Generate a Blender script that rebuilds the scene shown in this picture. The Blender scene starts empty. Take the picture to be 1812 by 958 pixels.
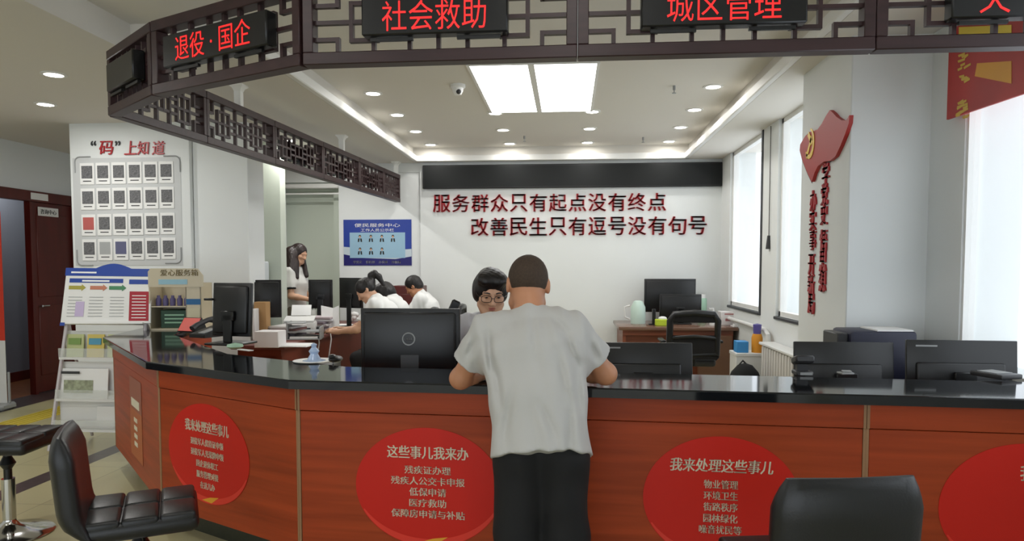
import bpy, bmesh, math, random
import numpy as np
from mathutils import Vector, Matrix, Euler
random.seed(7)
R = math.radians
SC = bpy.context.scene
COL = SC.collection

# ------------------------------------------------------------------ camera, world, light, exposure
FPX, EYE, PITCH, PSI = 1250.0, 1.45, R(3.0), math.atan(99 / 1250.0)
CY = 472 + FPX * math.tan(PITCH)
cd = bpy.data.cameras.new('camera'); cam = bpy.data.objects.new('camera', cd); COL.objects.link(cam)
cd.sensor_fit = 'HORIZONTAL'; cd.sensor_width = 36.0; cd.lens = FPX * 36.0 / 1812.0
cd.shift_y = (CY - 479.0) / 1812.0; cd.clip_start = 0.05; cd.clip_end = 200
cam.location = (0, 0, EYE); cam.rotation_euler = (math.pi / 2 - PITCH, 0, PSI)
SC.camera = cam
SC.view_settings.view_transform = 'Standard'; SC.view_settings.look = 'None'
SC.view_settings.gamma = 1.0; SC.view_settings.use_curve_mapping = False
SC.view_settings.exposure = EXPOSURE = 0.36
W = bpy.data.worlds.new('world'); SC.world = W; W.use_nodes = True
W.node_tree.nodes['Background'].inputs[0].default_value = (0.86, 0.93, 1.0, 1)
W.node_tree.nodes['Background'].inputs[1].default_value = 1.7
PANEL_W, DOWN_W, DOWN_SPOT = 5.0, 12.0, 1.1

# ------------------------------------------------------------------ pixel helpers: a point of the photo on a known plane of the room
_fw = Vector((-math.sin(PSI), math.cos(PSI), 0)); _rt = Vector((math.cos(PSI), math.sin(PSI), 0)); _z = Vector((0, 0, 1))
def ray(px, py):
    a = (px - 906) / FPX; b = -(py - CY) / FPX
    return _rt * a + (_fw * math.cos(PITCH) - _z * math.sin(PITCH)) + (_z * math.cos(PITCH) + _fw * math.sin(PITCH)) * b
def gz(px, py, z):
    d = ray(px, py); return d * ((z - EYE) / d.z) + Vector((0, 0, EYE))
def gy(px, py, y):
    d = ray(px, py); return d * (y / d.y) + Vector((0, 0, EYE))
def gx(px, py, x):
    d = ray(px, py); return d * (x / d.x) + Vector((0, 0, EYE))

# ------------------------------------------------------------------ materials
def lin(c):
    return tuple(((v / 255) / 12.92 if v / 255 <= 0.04045 else ((v / 255 + 0.055) / 1.055) ** 2.4) for v in c)
_M = {}
def mat(name, rgb, rough=0.6, metal=0.0, emit=0.0, coat=0.0, noise=0.0, nscale=(8, 8, 8), bump=0.0, trans=0.0, spec=0.5, alpha=1.0):
    if name in _M: return _M[name]
    m = bpy.data.materials.new(name); m.use_nodes = True; nt = m.node_tree; b = nt.nodes['Principled BSDF']
    c = lin(rgb); b.inputs['Base Color'].default_value = (*c, 1)
    b.inputs['Roughness'].default_value = rough; b.inputs['Metallic'].default_value = metal
    b.inputs['Specular IOR Level'].default_value = spec
    b.inputs['Coat Weight'].default_value = coat; b.inputs['Coat Roughness'].default_value = 0.08
    b.inputs['Transmission Weight'].default_value = trans
    if alpha < 1: b.inputs['Alpha'].default_value = alpha
    if emit:
        b.inputs['Emission Color'].default_value = (*c, 1); b.inputs['Emission Strength'].default_value = emit
    if noise or bump:
        tc = nt.nodes.new('ShaderNodeTexCoord'); mp = nt.nodes.new('ShaderNodeMapping'); mp.inputs['Scale'].default_value = nscale
        nz = nt.nodes.new('ShaderNodeTexNoise'); nz.inputs['Scale'].default_value = 1.0; nz.inputs['Detail'].default_value = 5
        nt.links.new(tc.outputs['Object'], mp.inputs[0]); nt.links.new(mp.outputs[0], nz.inputs['Vector'])
        if noise:
            rp = nt.nodes.new('ShaderNodeValToRGB'); rp.color_ramp.elements[0].position = 0.3; rp.color_ramp.elements[1].position = 0.7
            rp.color_ramp.elements[0].color = (*[v * (1 - noise) for v in c], 1); rp.color_ramp.elements[1].color = (*[min(1, v * (1 + noise)) for v in c], 1)
            nt.links.new(nz.outputs['Fac'], rp.inputs[0]); nt.links.new(rp.outputs[0], b.inputs['Base Color'])
        if bump:
            bp = nt.nodes.new('ShaderNodeBump'); bp.inputs['Strength'].default_value = bump; bp.inputs['Distance'].default_value = 0.004
            nt.links.new(nz.outputs['Fac'], bp.inputs['Height']); nt.links.new(bp.outputs[0], b.inputs['Normal'])
    _M[name] = m; return m

# ------------------------------------------------------------------ mesh builder
_TX = {}
def text_geo(s, bold=0.0, shear=0.0, depth=0.0):
    key = (s, bold, shear, depth)
    if key in _TX: return _TX[key]
    cu = bpy.data.curves.new('text', 'FONT'); cu.body = s; cu.size = 1; cu.offset = bold; cu.shear = shear; cu.extrude = depth / 2
    cu.resolution_u = 2
    o = bpy.data.objects.new('text', cu); COL.objects.link(o)
    bpy.context.view_layer.update()
    me = bpy.data.meshes.new_from_object(o.evaluated_get(bpy.context.evaluated_depsgraph_get()))
    v = [tuple(p.co) for p in me.vertices]; f = [tuple(p.vertices) for p in me.polygons]
    bpy.data.objects.remove(o); bpy.data.curves.remove(cu); bpy.data.meshes.remove(me)
    _TX[key] = (v, f); return v, f

class MB:
    def __init__(s): s.bm = bmesh.new(); s.mi = 0
    def _fin(s, fs):
        for f in fs: f.material_index = s.mi
    def _faces_of(s, vs):
        out = set()
        for v in vs: out.update(v.link_faces)
        return out
    def box(s, x0, y0, z0, x1, y1, z1, bev=0.0, M=None, seg=1):
        c = Vector(((x0 + x1) / 2, (y0 + y1) / 2, (z0 + z1) / 2))
        return s.obox(c, (abs(x1 - x0), abs(y1 - y0), abs(z1 - z0)), None, bev, M, seg)
    def obox(s, c, size, rot=None, bev=0.0, M=None, seg=1):
        m = Matrix.Translation(Vector(c))
        if rot is not None: m = m @ (rot.to_4x4() if isinstance(rot, Matrix) else Euler(rot).to_matrix().to_4x4())
        m = m @ Matrix.Diagonal((*size, 1))
        if M is not None: m = M @ m
        r = bmesh.ops.create_cube(s.bm, size=1.0, matrix=m); vs = r['verts']
        s._fin(s._faces_of(vs))
        if bev > 0:
            es = set()
            for v in vs: es.update(v.link_edges)
            rb = bmesh.ops.bevel(s.bm, geom=list(es), offset=bev, segments=seg, affect='EDGES', profile=0.5, clamp_overlap=True)
            s._fin(rb['faces'])
        return s
    def prism(s, poly, vec, M=None):
        ps = [Vector(p) for p in poly]; vec = Vector(vec)
        if M is not None: ps = [M @ p for p in ps]; vec = M.to_3x3() @ vec
        a = [s.bm.verts.new(p) for p in ps]; b = [s.bm.verts.new(p + vec) for p in ps]
        n = len(ps); fs = [s.bm.faces.new(a), s.bm.faces.new(b[::-1])]
        for i in range(n): fs.append(s.bm.faces.new((a[i], b[i], b[(i + 1) % n], a[(i + 1) % n])))
        s._fin(fs); bmesh.ops.recalc_face_normals(s.bm, faces=fs); return s
    def quad(s, pts):
        f = s.bm.faces.new([s.bm.verts.new(Vector(p)) for p in pts]); f.material_index = s.mi; return s
    def loft(s, rings, closed=True, cap=True):
        rv = [[s.bm.verts.new(Vector(p)) for p in r] for r in rings]; fs = []
        n = len(rv[0])
        for i in range(len(rv) - 1):
            for j in range(n if closed else n - 1):
                k = (j + 1) % n
                fs.append(s.bm.faces.new((rv[i][j], rv[i][k], rv[i + 1][k], rv[i + 1][j])))
        if cap and closed: fs.append(s.bm.faces.new(rv[0][::-1])); fs.append(s.bm.faces.new(rv[-1]))
        s._fin(fs); bmesh.ops.recalc_face_normals(s.bm, faces=fs); return s
    def tube(s, pts, r, n=10, cap=True):
        pts = [Vector(p) for p in pts]; rs = r if isinstance(r, (list, tuple)) else [r] * len(pts)
        rings = []; up = None
        for i, p in enumerate(pts):
            t = (pts[min(i + 1, len(pts) - 1)] - pts[max(i - 1, 0)])
            t = t.normalized() if t.length > 1e-9 else Vector((0, 0, 1))
            if up is None:
                up = Vector((0, 0, 1)) if abs(t.z) < 0.9 else Vector((1, 0, 0))
            up = (up - t * up.dot(t)).normalized(); q = t.cross(up)
            rings.append([p + (up * math.cos(2 * math.pi * k / n) + q * math.sin(2 * math.pi * k / n)) * rs[i] for k in range(n)])
        return s.loft(rings, True, cap)
    def cyl(s, p0, p1, r0, r1=None, n=20): return s.tube([p0, p1], [r0, r0 if r1 is None else r1], n)
    def lathe(s, prof, n=24, M=None):
        M = M or Matrix.Identity(4)
        rings = [[M @ Vector((max(r, 1e-4) * math.cos(2 * math.pi * k / n), max(r, 1e-4) * math.sin(2 * math.pi * k / n), z)) for k in range(n)] for r, z in prof]
        return s.loft(rings, True, True)
    def ball(s, c, r, rot=None, seg=16):
        r = (r, r, r) if not isinstance(r, (tuple, list)) else r
        m = Matrix.Translation(Vector(c)) @ (rot.to_4x4() if rot is not None else Matrix.Identity(4)) @ Matrix.Diagonal((*r, 1))
        rr = bmesh.ops.create_uvsphere(s.bm, u_segments=seg, v_segments=max(6, seg // 2), radius=1.0, matrix=m)
        s._fin(s._faces_of(rr['verts'])); return s
    def disc(s, c, rx, ry, ux, uy, depth, n=64):
        c = Vector(c); ux = Vector(ux).normalized(); uy = Vector(uy).normalized(); nn = ux.cross(uy)
        ps = [c + ux * (rx * math.cos(2 * math.pi * k / n)) + uy * (ry * math.sin(2 * math.pi * k / n)) for k in range(n)]
        return s.prism(ps, nn * depth)
    def text(s, t, c, ux, uy, width=None, height=None, bold=0.02, depth=0.003, shear=0.0, anchor='c'):
        if bold > 0.008:     # heavier strokes: the same glyphs laid side by side
            w_ = (width / max(1, len(t))) if width else height
            for k in (-1, 1): s.text(t, Vector(c) + Vector(ux).normalized() * (w_ * bold * k), ux, uy, width, height, 0.0, depth, shear, anchor)
            return s
        v, f = text_geo(t, bold, shear, 1.0)
        ux = Vector(ux).normalized(); uy = Vector(uy).normalized(); nn = ux.cross(uy); c = Vector(c)
        xs = [p[0] for p in v]; ys = [p[1] for p in v]; x0, x1, y0, y1 = min(xs), max(xs), min(ys), max(ys)
        sx = width / (x1 - x0) if width else None; sy = height / (y1 - y0) if height else None
        sx = sx or sy; sy = sy or sx
        cx = (x0 + x1) / 2 if anchor == 'c' else x0; cy = (y0 + y1) / 2
        vs = [s.bm.verts.new(c + ux * ((p[0] - cx) * sx) + uy * ((p[1] - cy) * sy) + nn * ((p[2] + 0.5) * depth)) for p in v]
        fs = []
        for q in f:
            try: fs.append(s.bm.faces.new([vs[i] for i in q]))
            except ValueError: pass
        s._fin(fs); return s
    def raw(s, v, f):
        vs = [s.bm.verts.new(p) for p in v]; fs = []
        for q in f:
            try: fs.append(s.bm.faces.new([vs[i] for i in q]))
            except ValueError: pass
        s._fin(fs); return s

ROOT = {}   # object -> world matrix of its thing
def mesh_obj(name, mb, m, smooth=40):
    me = bpy.data.meshes.new(name); mb.bm.normal_update(); mb.bm.to_mesh(me); mb.bm.free()
    for q in (m if isinstance(m, (list, tuple)) else [m]): me.materials.append(q)
    if smooth:
        for p in me.polygons: p.use_smooth = True
        if smooth < 180: me.set_sharp_from_angle(angle=R(smooth))
    o = bpy.data.objects.new(name, me); COL.objects.link(o); return o
def tag(o, label=None, cat=None, group=None, kind=None):
    for k, v in (('label', label), ('category', cat), ('group', group), ('kind', kind)):
        if v: o[k] = v
    return o
def thing(name, label, cat, loc=(0, 0, 0), rz=0.0, group=None):
    o = bpy.data.objects.new(name, None); COL.objects.link(o); o.empty_display_size = 0.1
    o.location = loc; o.rotation_euler = (0, 0, rz)
    ROOT[o.name] = Matrix.Translation(Vector(loc)) @ Matrix.Rotation(rz, 4, 'Z')
    return tag(o, label, cat, group)
def part(name, mb, m, parent, local=False, smooth=40, label=None):
    """a part of PARENT; its mesh is given in room coordinates unless LOCAL"""
    M = ROOT[parent.name]
    if not local: mb.bm.transform(M.inverted())
    o = mesh_obj(name, mb, m, smooth); o.parent = parent; ROOT[o.name] = M
    if label: o['label'] = label
    return o
def solo(name, mb, m, label, cat, group=None, smooth=40):
    xs = [v.co for v in mb.bm.verts]
    lo = Vector([min(p[i] for p in xs) for i in range(3)]); hi = Vector([max(p[i] for p in xs) for i in range(3)])
    loc = Vector(((lo.x + hi.x) / 2, (lo.y + hi.y) / 2, lo.z))
    mb.bm.transform(Matrix.Translation(-loc)); o = mesh_obj(name, mb, m, smooth); o.location = loc
    ROOT[o.name] = Matrix.Translation(loc); return tag(o, label, cat, group)
def struct(name, mb, m, smooth=40):
    o = mesh_obj(name, mb, m, smooth); o['kind'] = 'structure'; ROOT[o.name] = Matrix.Identity(4); return o
_kids = {}
def copy_tree(o, parent=None):
    c = o.copy(); COL.objects.link(c)
    if parent is not None: c.parent = parent
    ROOT[c.name] = ROOT.get(o.name, Matrix.Identity(4))
    for ch in list(o.children): copy_tree(ch, c)
    return c
def place(o, loc, rz=0.0, label=None):
    o.location = loc; o.rotation_euler = (0, 0, rz)
    if label: o['label'] = label
    return o

# ------------------------------------------------------------------ palette
white_wall = mat('white_wall', (226, 229, 228), 0.85, noise=0.02, nscale=(1.5, 1.5, 1.5))
white_ceil = mat('white_ceiling', (222, 218, 210), 0.9)
white_trim = mat('white_trim', (235, 235, 232), 0.5)
rosewood = mat('dark_rosewood', (50, 29, 30), 0.45, noise=0.25, nscale=(3, 30, 30))
black_led = mat('black_display', (14, 14, 15), 0.35)
black_metal = mat('black_metal', (18, 18, 19), 0.4)
red_led = mat('red_led', (222, 34, 34), 0.5, emit=0.8)
red_letter = mat('red_acrylic', (176, 38, 44), 0.4)
counter_wood = mat('cherry_veneer', (158, 64, 30), 0.42, noise=0.22, nscale=(1.2, 1.2, 26), spec=0.22)
counter_trim = mat('tan_edge_strip', (150, 112, 78), 0.5)
granite = mat('black_granite', (20, 22, 25), 0.07, noise=0.3, nscale=(150, 150, 150), spec=0.45)
plinth_stone = mat('dark_green_stone', (44, 47, 36), 0.4, noise=0.2, nscale=(30, 30, 30))
red_sticker = mat('red_vinyl', (200, 36, 24), 0.45, spec=0.25)
cream_letter = mat('cream_vinyl', (222, 214, 188), 0.5)
gold_letter = mat('gold_vinyl', (226, 160, 40), 0.5)
plastic_black = mat('black_plastic', (17, 17, 18), 0.35)
plastic_dark = mat('dark_grey_plastic', (48, 48, 50), 0.45)
plastic_white = mat('white_plastic', (225, 225, 222), 0.4)
plastic_grey = mat('grey_plastic', (150, 152, 152), 0.45)
chrome = mat('chrome', (205, 205, 205), 0.12, metal=1.0)
black_leather = mat('black_leather', (28, 29, 31), 0.38, bump=0.12, nscale=(160, 160, 160))
paper = mat('white_paper', (236, 236, 234), 0.8)
skin = mat('skin', (188, 132, 98), 0.5, noise=0.05, nscale=(14, 14, 14))
skin_fair = mat('fair_skin', (206, 160, 130), 0.5, noise=0.04, nscale=(14, 14, 14))
hair_black = mat('black_hair', (22, 18, 18), 0.45, noise=0.3, nscale=(90, 90, 14), bump=0.3)
hair_brown = mat('dark_brown_hair', (40, 28, 26), 0.42, noise=0.3, nscale=(90, 90, 10), bump=0.3)
hair_buzz = mat('cropped_hair', (62, 48, 36), 0.8, noise=0.18, nscale=(120, 120, 120), bump=0.2)
shirt_white = mat('grey_white_cotton', (190, 189, 186), 0.85, bump=0.1, nscale=(220, 220, 220))
trouser_black = mat('black_trousers', (13, 13, 15), 0.8)
redwood = mat('red_brown_wood', (104, 40, 26), 0.4, noise=0.2, nscale=(2, 20, 20))
desk_wood = mat('brown_desk_wood', (122, 66, 42), 0.4, noise=0.2, nscale=(2, 20, 20))
door_wood = mat('red_mahogany', (84, 26, 20), 0.35, noise=0.2, nscale=(12, 12, 1.5))
cardboard = mat('cardboard', (176, 138, 92), 0.8)

# ================================================================== THE ROOM
def floor_material():
    m = bpy.data.materials.new('floor_tiles'); m.use_nodes = True; nt = m.node_tree; b = nt.nodes['Principled BSDF']
    tc = nt.nodes.new('ShaderNodeTexCoord'); br = nt.nodes.new('ShaderNodeTexBrick')
    br.offset = 0; br.inputs['Scale'].default_value = 1.0; br.inputs['Brick Width'].default_value = 0.8; br.inputs['Row Height'].default_value = 0.8
    br.inputs['Mortar Size'].default_value = 0.003
    br.inputs['Color1'].default_value = (*lin((186, 180, 140)), 1); br.inputs['Color2'].default_value = (*lin((180, 174, 136)), 1); br.inputs['Mortar'].default_value = (*lin((140, 134, 104)), 1)
    nt.links.new(tc.outputs['Object'], br.inputs['Vector']); nt.links.new(br.outputs['Color'], b.inputs['Base Color'])
    b.inputs['Roughness'].default_value = 0.28
    return m
floor_tile = floor_material()
floor_dark = mat('dark_floor_band', (72, 62, 62), 0.3, noise=0.2, nscale=(20, 20, 20))
floor_wood = mat('wood_floor', (112, 70, 44), 0.4, noise=0.25, nscale=(3, 30, 3))
tactile = mat('yellow_tactile', (200, 180, 60), 0.5)
fl = MB()
for x0, x1, mi in [(-9, -6.05, 2), (-6.05, -5.62, 1), (-5.62, -5.26, 0), (-5.26, -4.96, 3), (-4.96, -3.66, 0), (-3.66, -3.5, 1), (-3.5, 2.4, 0)]:
    fl.mi = mi; fl.quad([(x0, -4, 0), (x1, -4, 0), (x1, 11, 0), (x0, 11, 0)])
struct('floor', fl, [floor_tile, floor_dark, floor_wood, tactile])
tr = MB()
for k in range(5):
    x = -5.235 + k * 0.0625; tr.box(x - 0.017, -4, 0.0, x + 0.017, 8.3, 0.005)
struct('trim_1', tr, tactile)

SOF, TOP = 2.82, 3.0
ce = MB()
ce.quad([(-9, -4, SOF), (-2.8, -4, SOF), (-2.8, 4.4, SOF), (-9, 4.4, SOF)])
ce.quad([(-9, 4.4, SOF), (-2.02, 4.4, SOF), (-2.02, 9.2, SOF), (-9, 9.2, SOF)])
ce.quad([(1.52, -4, SOF), (2.3, -4, SOF), (2.3, 9.2, SOF), (1.52, 9.2, SOF)])
ce.quad([(-9, 9.2, SOF), (2.3, 9.2, SOF), (2.3, 11, SOF), (-9, 11, SOF)])
ce.quad([(-2.8, -4, TOP), (1.52, -4, TOP), (1.52, 9.2, TOP), (-2.8, 9.2, TOP)])
for a, b in [((-2.8, -4), (-2.8, 4.4)), ((-2.8, 4.4), (-2.02, 4.4)), ((-2.02, 4.4), (-2.02, 9.2)), ((-2.02, 9.2), (1.52, 9.2)), ((1.52, 9.2), (1.52, -4))]:
    ce.quad([(*a, SOF), (*b, SOF), (*b, TOP), (*a, TOP)])
struct('ceiling', ce, white_ceil, smooth=0)
mo = MB()   # the pale lip round the raised part
mo.box(-2.02, 4.4, SOF - 0.004, -1.965, 9.2, SOF + 0.075, 0.008); mo.box(1.465, -4, SOF - 0.004, 1.52, 9.2, SOF + 0.075, 0.008)
mo.box(-2.02, 9.145, SOF - 0.004, 1.52, 9.2, SOF + 0.075, 0.008); mo.box(-2.8, 4.36, SOF - 0.004, -2.02, 4.4, SOF + 0.05, 0.008)
struct('trim_2', mo, white_trim)

wb = MB()
wb.box(-3.07, 9.32, 0, 2.3, 9.5, 3.1); wb.box(-1.95, 9.27, 0, 1.953, 9.33, 3.1); wb.box(-3.07, 9.3, 2.7, -1.95, 9.33, 3.1)
wb.box(-9, 9.32, 0, -3.87, 9.5, 3.1); wb.box(-3.9, 9.32, 2.58, -3.0, 9.5, 3.1)
struct('wall_back', wb, white_wall)
wp = MB()   # the passage behind the opening, a paler green
wp.box(-4.4, 9.62, 0, -2.6, 9.7, 3.1); wp.box(-3.2, 9.5, 0, -3.07, 9.62, 3.1)
struct('wall_passage', wp, mat('pale_green_wall', (206, 214, 200), 0.7))
ln = MB(); ln.box(-3.87, 9.3, 2.5, -3.07, 9.38, 2.56, 0.01); ln.box(-3.87, 9.33, 2.42, -3.07, 9.36, 2.44)
struct('trim_3', ln, white_trim)

# right wall with its windows
XW = 1.95
wr = MB()
SILL = 0.985
def wseg(y0, y1, z0=0, z1=3.1): wr.box(XW, y0, z0, XW + 0.3, y1, z1)
wseg(8.78, 9.4); wseg(6.82, 7.36); wseg(5.2, 5.42)
for y0, y1 in ((7.36, 8.78), (5.42, 6.82)): wseg(y0, y1, 0, SILL)
struct('wall_right', wr, white_wall)
wc = MB(); wc.box(1.68, 4.42, 0, 2.35, 5.302, 3.1, 0.006); struct('wall_column', wc, white_wall)
wr2 = MB()
wr2.box(2.14, 4.05, 0, 2.45, 4.45, 3.1); wr2.box(2.14, 1.4, 0, 2.45, 4.05, 0.9); wr2.box(2.14, -4, 0, 2.45, 1.4, 3.1)
wr2.box(2.14, 1.4, 2.72, 2.45, 4.05, 3.1)
struct('wall_right_recess', wr2, white_wall)
alu = mat('dark_window_frame', (58, 60, 64), 0.4); glass = mat('window_glass', (255, 255, 255), 0.0, alpha=0.06)
def window(n, y0, y1, z0, z1, x):
    f = MB(); t = 0.045 if n < 3 else 0.02
    f.box(x, y0, z0, x + 0.06, y0 + t, z1); f.box(x, y1 - t, z0, x + 0.06, y1, z1); f.box(x, y0, z0, x + 0.06, y1, z0 + t); f.box(x, y0, z1 - t, x + 0.06, y1, z1)
    o = struct('window_%d' % n, f, white_trim)
    g = MB(); g.box(x + 0.025, y0 + t, z0 + t, x + 0.031, y1 - t, z1 - t); part('pane', g, glass, o)
    s = MB(); s.box(x - 0.05 if n < 3 else x - 0.2, y0 - 0.0, z0 - 0.03, x, y1, z0, 0.006); part('window_sill', s, alu, o)
window(1, 7.36, 8.78, SILL, SOF, XW + 0.03); window(2, 5.42, 6.82, SILL, SOF, XW + 0.03); window(3, 1.4, 4.05, 0.9, 2.72, 2.15)
jm = MB(); jm.box(XW - 0.012, 7.325, SILL - 0.03, XW + 0.03, 7.372, SOF, 0.004); struct('trim_4', jm, alu)

# left side: mahogany door front, column with the notice board, white block, green pillar
wl = MB()
wl.box(-6.2, -4, 0, -6.05, 6.35, 3.1); wl.box(-6.2, 8.22, 0, -6.05, 9.4, 3.1); wl.box(-6.2, 6.35, 2.3, -6.05, 8.22, 3.1)
struct('wall_left', wl, white_wall)
wi = MB(); wi.box(-9.0, 5.6, 0, -8.9, 9.4, 3.1); wi.box(-9, 5.5, 0, -6.2, 5.6, 3.1); wi.box(-9, 9.3, 0, -6.2, 9.4, 3.1)
struct('wall_side_room', wi, mat('side_room_wall', (120, 124, 132), 0.8))
qc = MB(); qc.box(-4.78, 6.5, 0, -3.585, 6.9, 3.1, 0.004); struct('wall_notice_column', qc, white_wall)
bl = MB(); bl.box(-3.58, 6.55, 0, gy(440, 400, 6.55).x, 6.9, 3.1, 0.004); struct('wall_white_block', bl, white_wall)
pl = MB(); pl.box(-3.6, 7.62, 0, -3.3, 7.95, 3.1); pl.box(-3.6, 7.6, 0, -3.163, 7.75, 3.1)
struct('wall_green_pillar', pl, mat('pale_green_wall', (206, 214, 200), 0.7))
d = MB(); t = 0.09
d.box(-6.07, 6.3, 0, -5.99, 6.39, 2.3); d.box(-6.07, 8.16, 0, -5.99, 8.26, 2.3); d.box(-6.07, 6.3, 2.18, -5.985, 8.26, 2.3, 0.006); d.box(-6.07, 7.49, 0, -6.0, 7.53, 2.2)
door = struct('door_1', d, door_wood)
lf = MB(); lf.box(-6.06, 7.53, 0.01, -6.02, 8.16, 2.18, 0.004); lf.box(-6.022, 7.6, 0.2, -6.012, 8.09, 1.0, 0.004); lf.box(-6.022, 7.6, 1.1, -6.012, 8.09, 2.05, 0.004)
part('door_leaf', lf, door_wood, door)
ln = MB(); ln.cyl((-6.02, 7.6, 1.0), (-5.97, 7.6, 1.0), 0.012); ln.cyl((-5.97, 7.6, 1.0), (-5.97, 7.7, 1.0), 0.01); part('door_handle', ln, chrome, door)
for (py, pz, w, h, txt, nm, lb) in [(7.78, 2.08, 0.32, 0.1, '咨询中心', 'door_sign', 'white name plate with black characters on the mahogany door leaf'),
                                    (7.62, 2.24, 0.26, 0.075, None, 'door_sign', 'small white plate on the lintel above the mahogany door')]:
    x = -6.01 if txt else -5.984
    s = MB(); s.box(x, py - w / 2, pz - h / 2, x + 0.006, py + w / 2, pz + h / 2, 0.001)
    o = solo(nm, s, plastic_white, lb, 'sign')
    if txt:
        s = MB(); s.text(txt, (x + 0.006, py, pz), (0, 1, 0), (0, 0, 1), width=w * 0.78, height=h * 0.55, bold=0.015, depth=0.002); part('lettering', s, black_metal, o)
sp = MB(); sp.box(-7.0, 7.3, 0.03, -6.95, 8.9, 2.4, 0.004)
pn = solo('partition_screen', sp, mat('grey_partition', (128, 134, 146), 0.6), 'plain grey partition screen inside the room beyond the open doorway', 'partition')
s = MB(); s.box(-7.0, 7.3, 0.0, -6.94, 8.9, 0.12); part('skirting', s, door_wood, pn)
ps = MB(); ps.mi = 0; ps.box(-7.6, 7.66, 0.75, -7.59, 8.35, 2.0); ps.mi = 1; ps.disc((-7.588, 8.12, 1.55), 0.13, 0.13, (0, 1, 0), (0, 0, 1), 0.004); ps.mi = 2; ps.disc((-7.583, 8.12, 1.55), 0.06, 0.06, (0, 1, 0), (0, 0, 1), 0.004)
ps.mi = 3
for k in range(5): ps.box(-7.59, 7.75, 0.9 + k * 0.09, -7.585, 8.28, 0.93 + k * 0.09)
solo('wall_poster', ps, [mat('poster_blue', (56, 110, 170), 0.6), mat('poster_yellow', (226, 190, 60), 0.6), mat('poster_red', (190, 60, 40), 0.6), paper], 'blue poster with a yellow round emblem seen through the doorway', 'poster')

# ================================================================== CEILING LIGHTS
panel_emit = mat('light_panel', (255, 255, 255), 0.5, emit=PANEL_W); lens_emit = mat('downlight_lens', (255, 250, 240), 0.5, emit=DOWN_W)
lp = thing('ceiling_light', 'large white six-panel light set in the raised office ceiling', 'ceiling light', (-0.27, 6.31, TOP))
fr = MB()
for x in (-0.775, -0.29, 0.225): fr.box(x - (0.012 if x != -0.29 else 0.025), 5.46, TOP - 0.012, x + (0.012 if x != -0.29 else 0.025), 7.15, TOP)
for y in (5.47, 6.02, 6.58, 7.14): fr.box(-0.78, y - 0.008, TOP - 0.011, 0.235, y + 0.008, TOP)
part('frame', fr, white_trim, lp)
for xa, xb in ((-0.763, -0.315), (-0.265, 0.213)):
    for ya, yb in ((5.478, 6.012), (6.028, 6.572), (6.588, 7.132)):
        q = MB(); q.box(xa, ya, TOP - 0.008, xb, yb, TOP - 0.002); part('diffuser', q, panel_emit, lp)
DLS = [(-1.745, y, 'left-hand') for y in (6.29, 7.19, 8.07, 8.96)] + [(-0.74, y, 'inner left') for y in (7.19, 8.07, 8.96)] + [(0.235, y, 'inner right') for y in (7.19, 8.07, 8.96)] + [(1.24, y, 'right-hand') for y in (6.29, 7.19, 8.07, 8.96)]
ordn = {4: ['nearest', 'second', 'third', 'farthest'], 3: ['nearest', 'middle', 'farthest']}
cnt = {}
dl0 = None
def downlight(x, y, z, label, group, power=DOWN_SPOT):
    global dl0
    if dl0 is None:
        dl0 = thing('downlight', label, 'downlight', (0, 0, 0), 0, group)
        a = MB(); a.lathe([(0.075, -0.004), (0.079, 0), (0.085, -0.0), (0.085, -0.006), (0.062, -0.008), (0.06, -0.004)], 28); part('trim_ring', a, white_trim, dl0, True)
        a = MB(); a.lathe([(0.001, -0.0065), (0.06, -0.0065), (0.06, -0.004), (0.001, -0.004)], 24); part('lens', a, lens_emit, dl0, True)
        o = dl0
    else: o = copy_tree(dl0)
    o['group'] = group; place(o, (x, y, z), 0, label)
    L = bpy.data.lights.new('downlight_lamp', 'AREA'); L.shape = 'DISK'; L.size = 0.11; L.energy = power; L.color = (1.0, 0.98, 0.95)
    lo = bpy.data.objects.new('downlight_lamp', L); COL.objects.link(lo); lo.parent = o; lo.location = (0, 0, -0.02)
for x, y, row in DLS:
    n = 4 if 'hand' in row else 3; k = cnt.get(row, 0); cnt[row] = k + 1
    row2 = {'left-hand': 'row along the left ceiling edge', 'right-hand': 'row along the right ceiling edge', 'inner left': 'row left of the ceiling centre', 'inner right': 'row right of the ceiling centre'}[row]
    downlight(x, y, TOP, '%s round downlight of the %s' % (ordn[n][k], row2), 'downlights in the raised office ceiling')
downlight(-3.66, 4.84, SOF, 'bright round downlight, the nearer of two in the lobby ceiling at left', 'downlights in the lobby ceiling', 7.0)
downlight(-4.4, 5.71, SOF, 'bright round downlight, the farther of two in the lobby ceiling at left', 'downlights in the lobby ceiling', 7.0)
for px, py, w in ((511, 248, 'nearer'), (566, 270, 'farther')):
    q = gz(px, py, SOF); downlight(q.x, min(q.y, 8.9), SOF, 'round downlight glimpsed over the side lattice, the %s of two' % w, 'downlights over the left desks', 7.0)
downlight(-6.62, 7.9, SOF, 'round downlight inside the side room behind the doorway', 'side room downlight', 7.0)  # hidden fill lamp, added to lift the dark doorway
for k, (x, y) in enumerate([(0.0, 1.9), (1.6, 1.9), (-1.6, 1.9)]):
    downlight(x, y, TOP, ['round downlight over the lobby in front of the counter centre', 'round downlight over the lobby in front of the right stool', 'round downlight over the lobby in front of the left counter bend'][k], 'downlights over the lobby', 3.5)  # out-of-view lamps added to brighten the lobby side of the counter
for x, y, w in ((-4.2, 3.2, 'brochure rack'), (-3.6, 1.6, 'far left bar stool')): downlight(x, y, SOF, 'round downlight over the lobby floor in front of the ' + w, 'downlights over the lobby', 9.0)  # two more unseen lamps, added to brighten the left columns and ceiling
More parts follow.
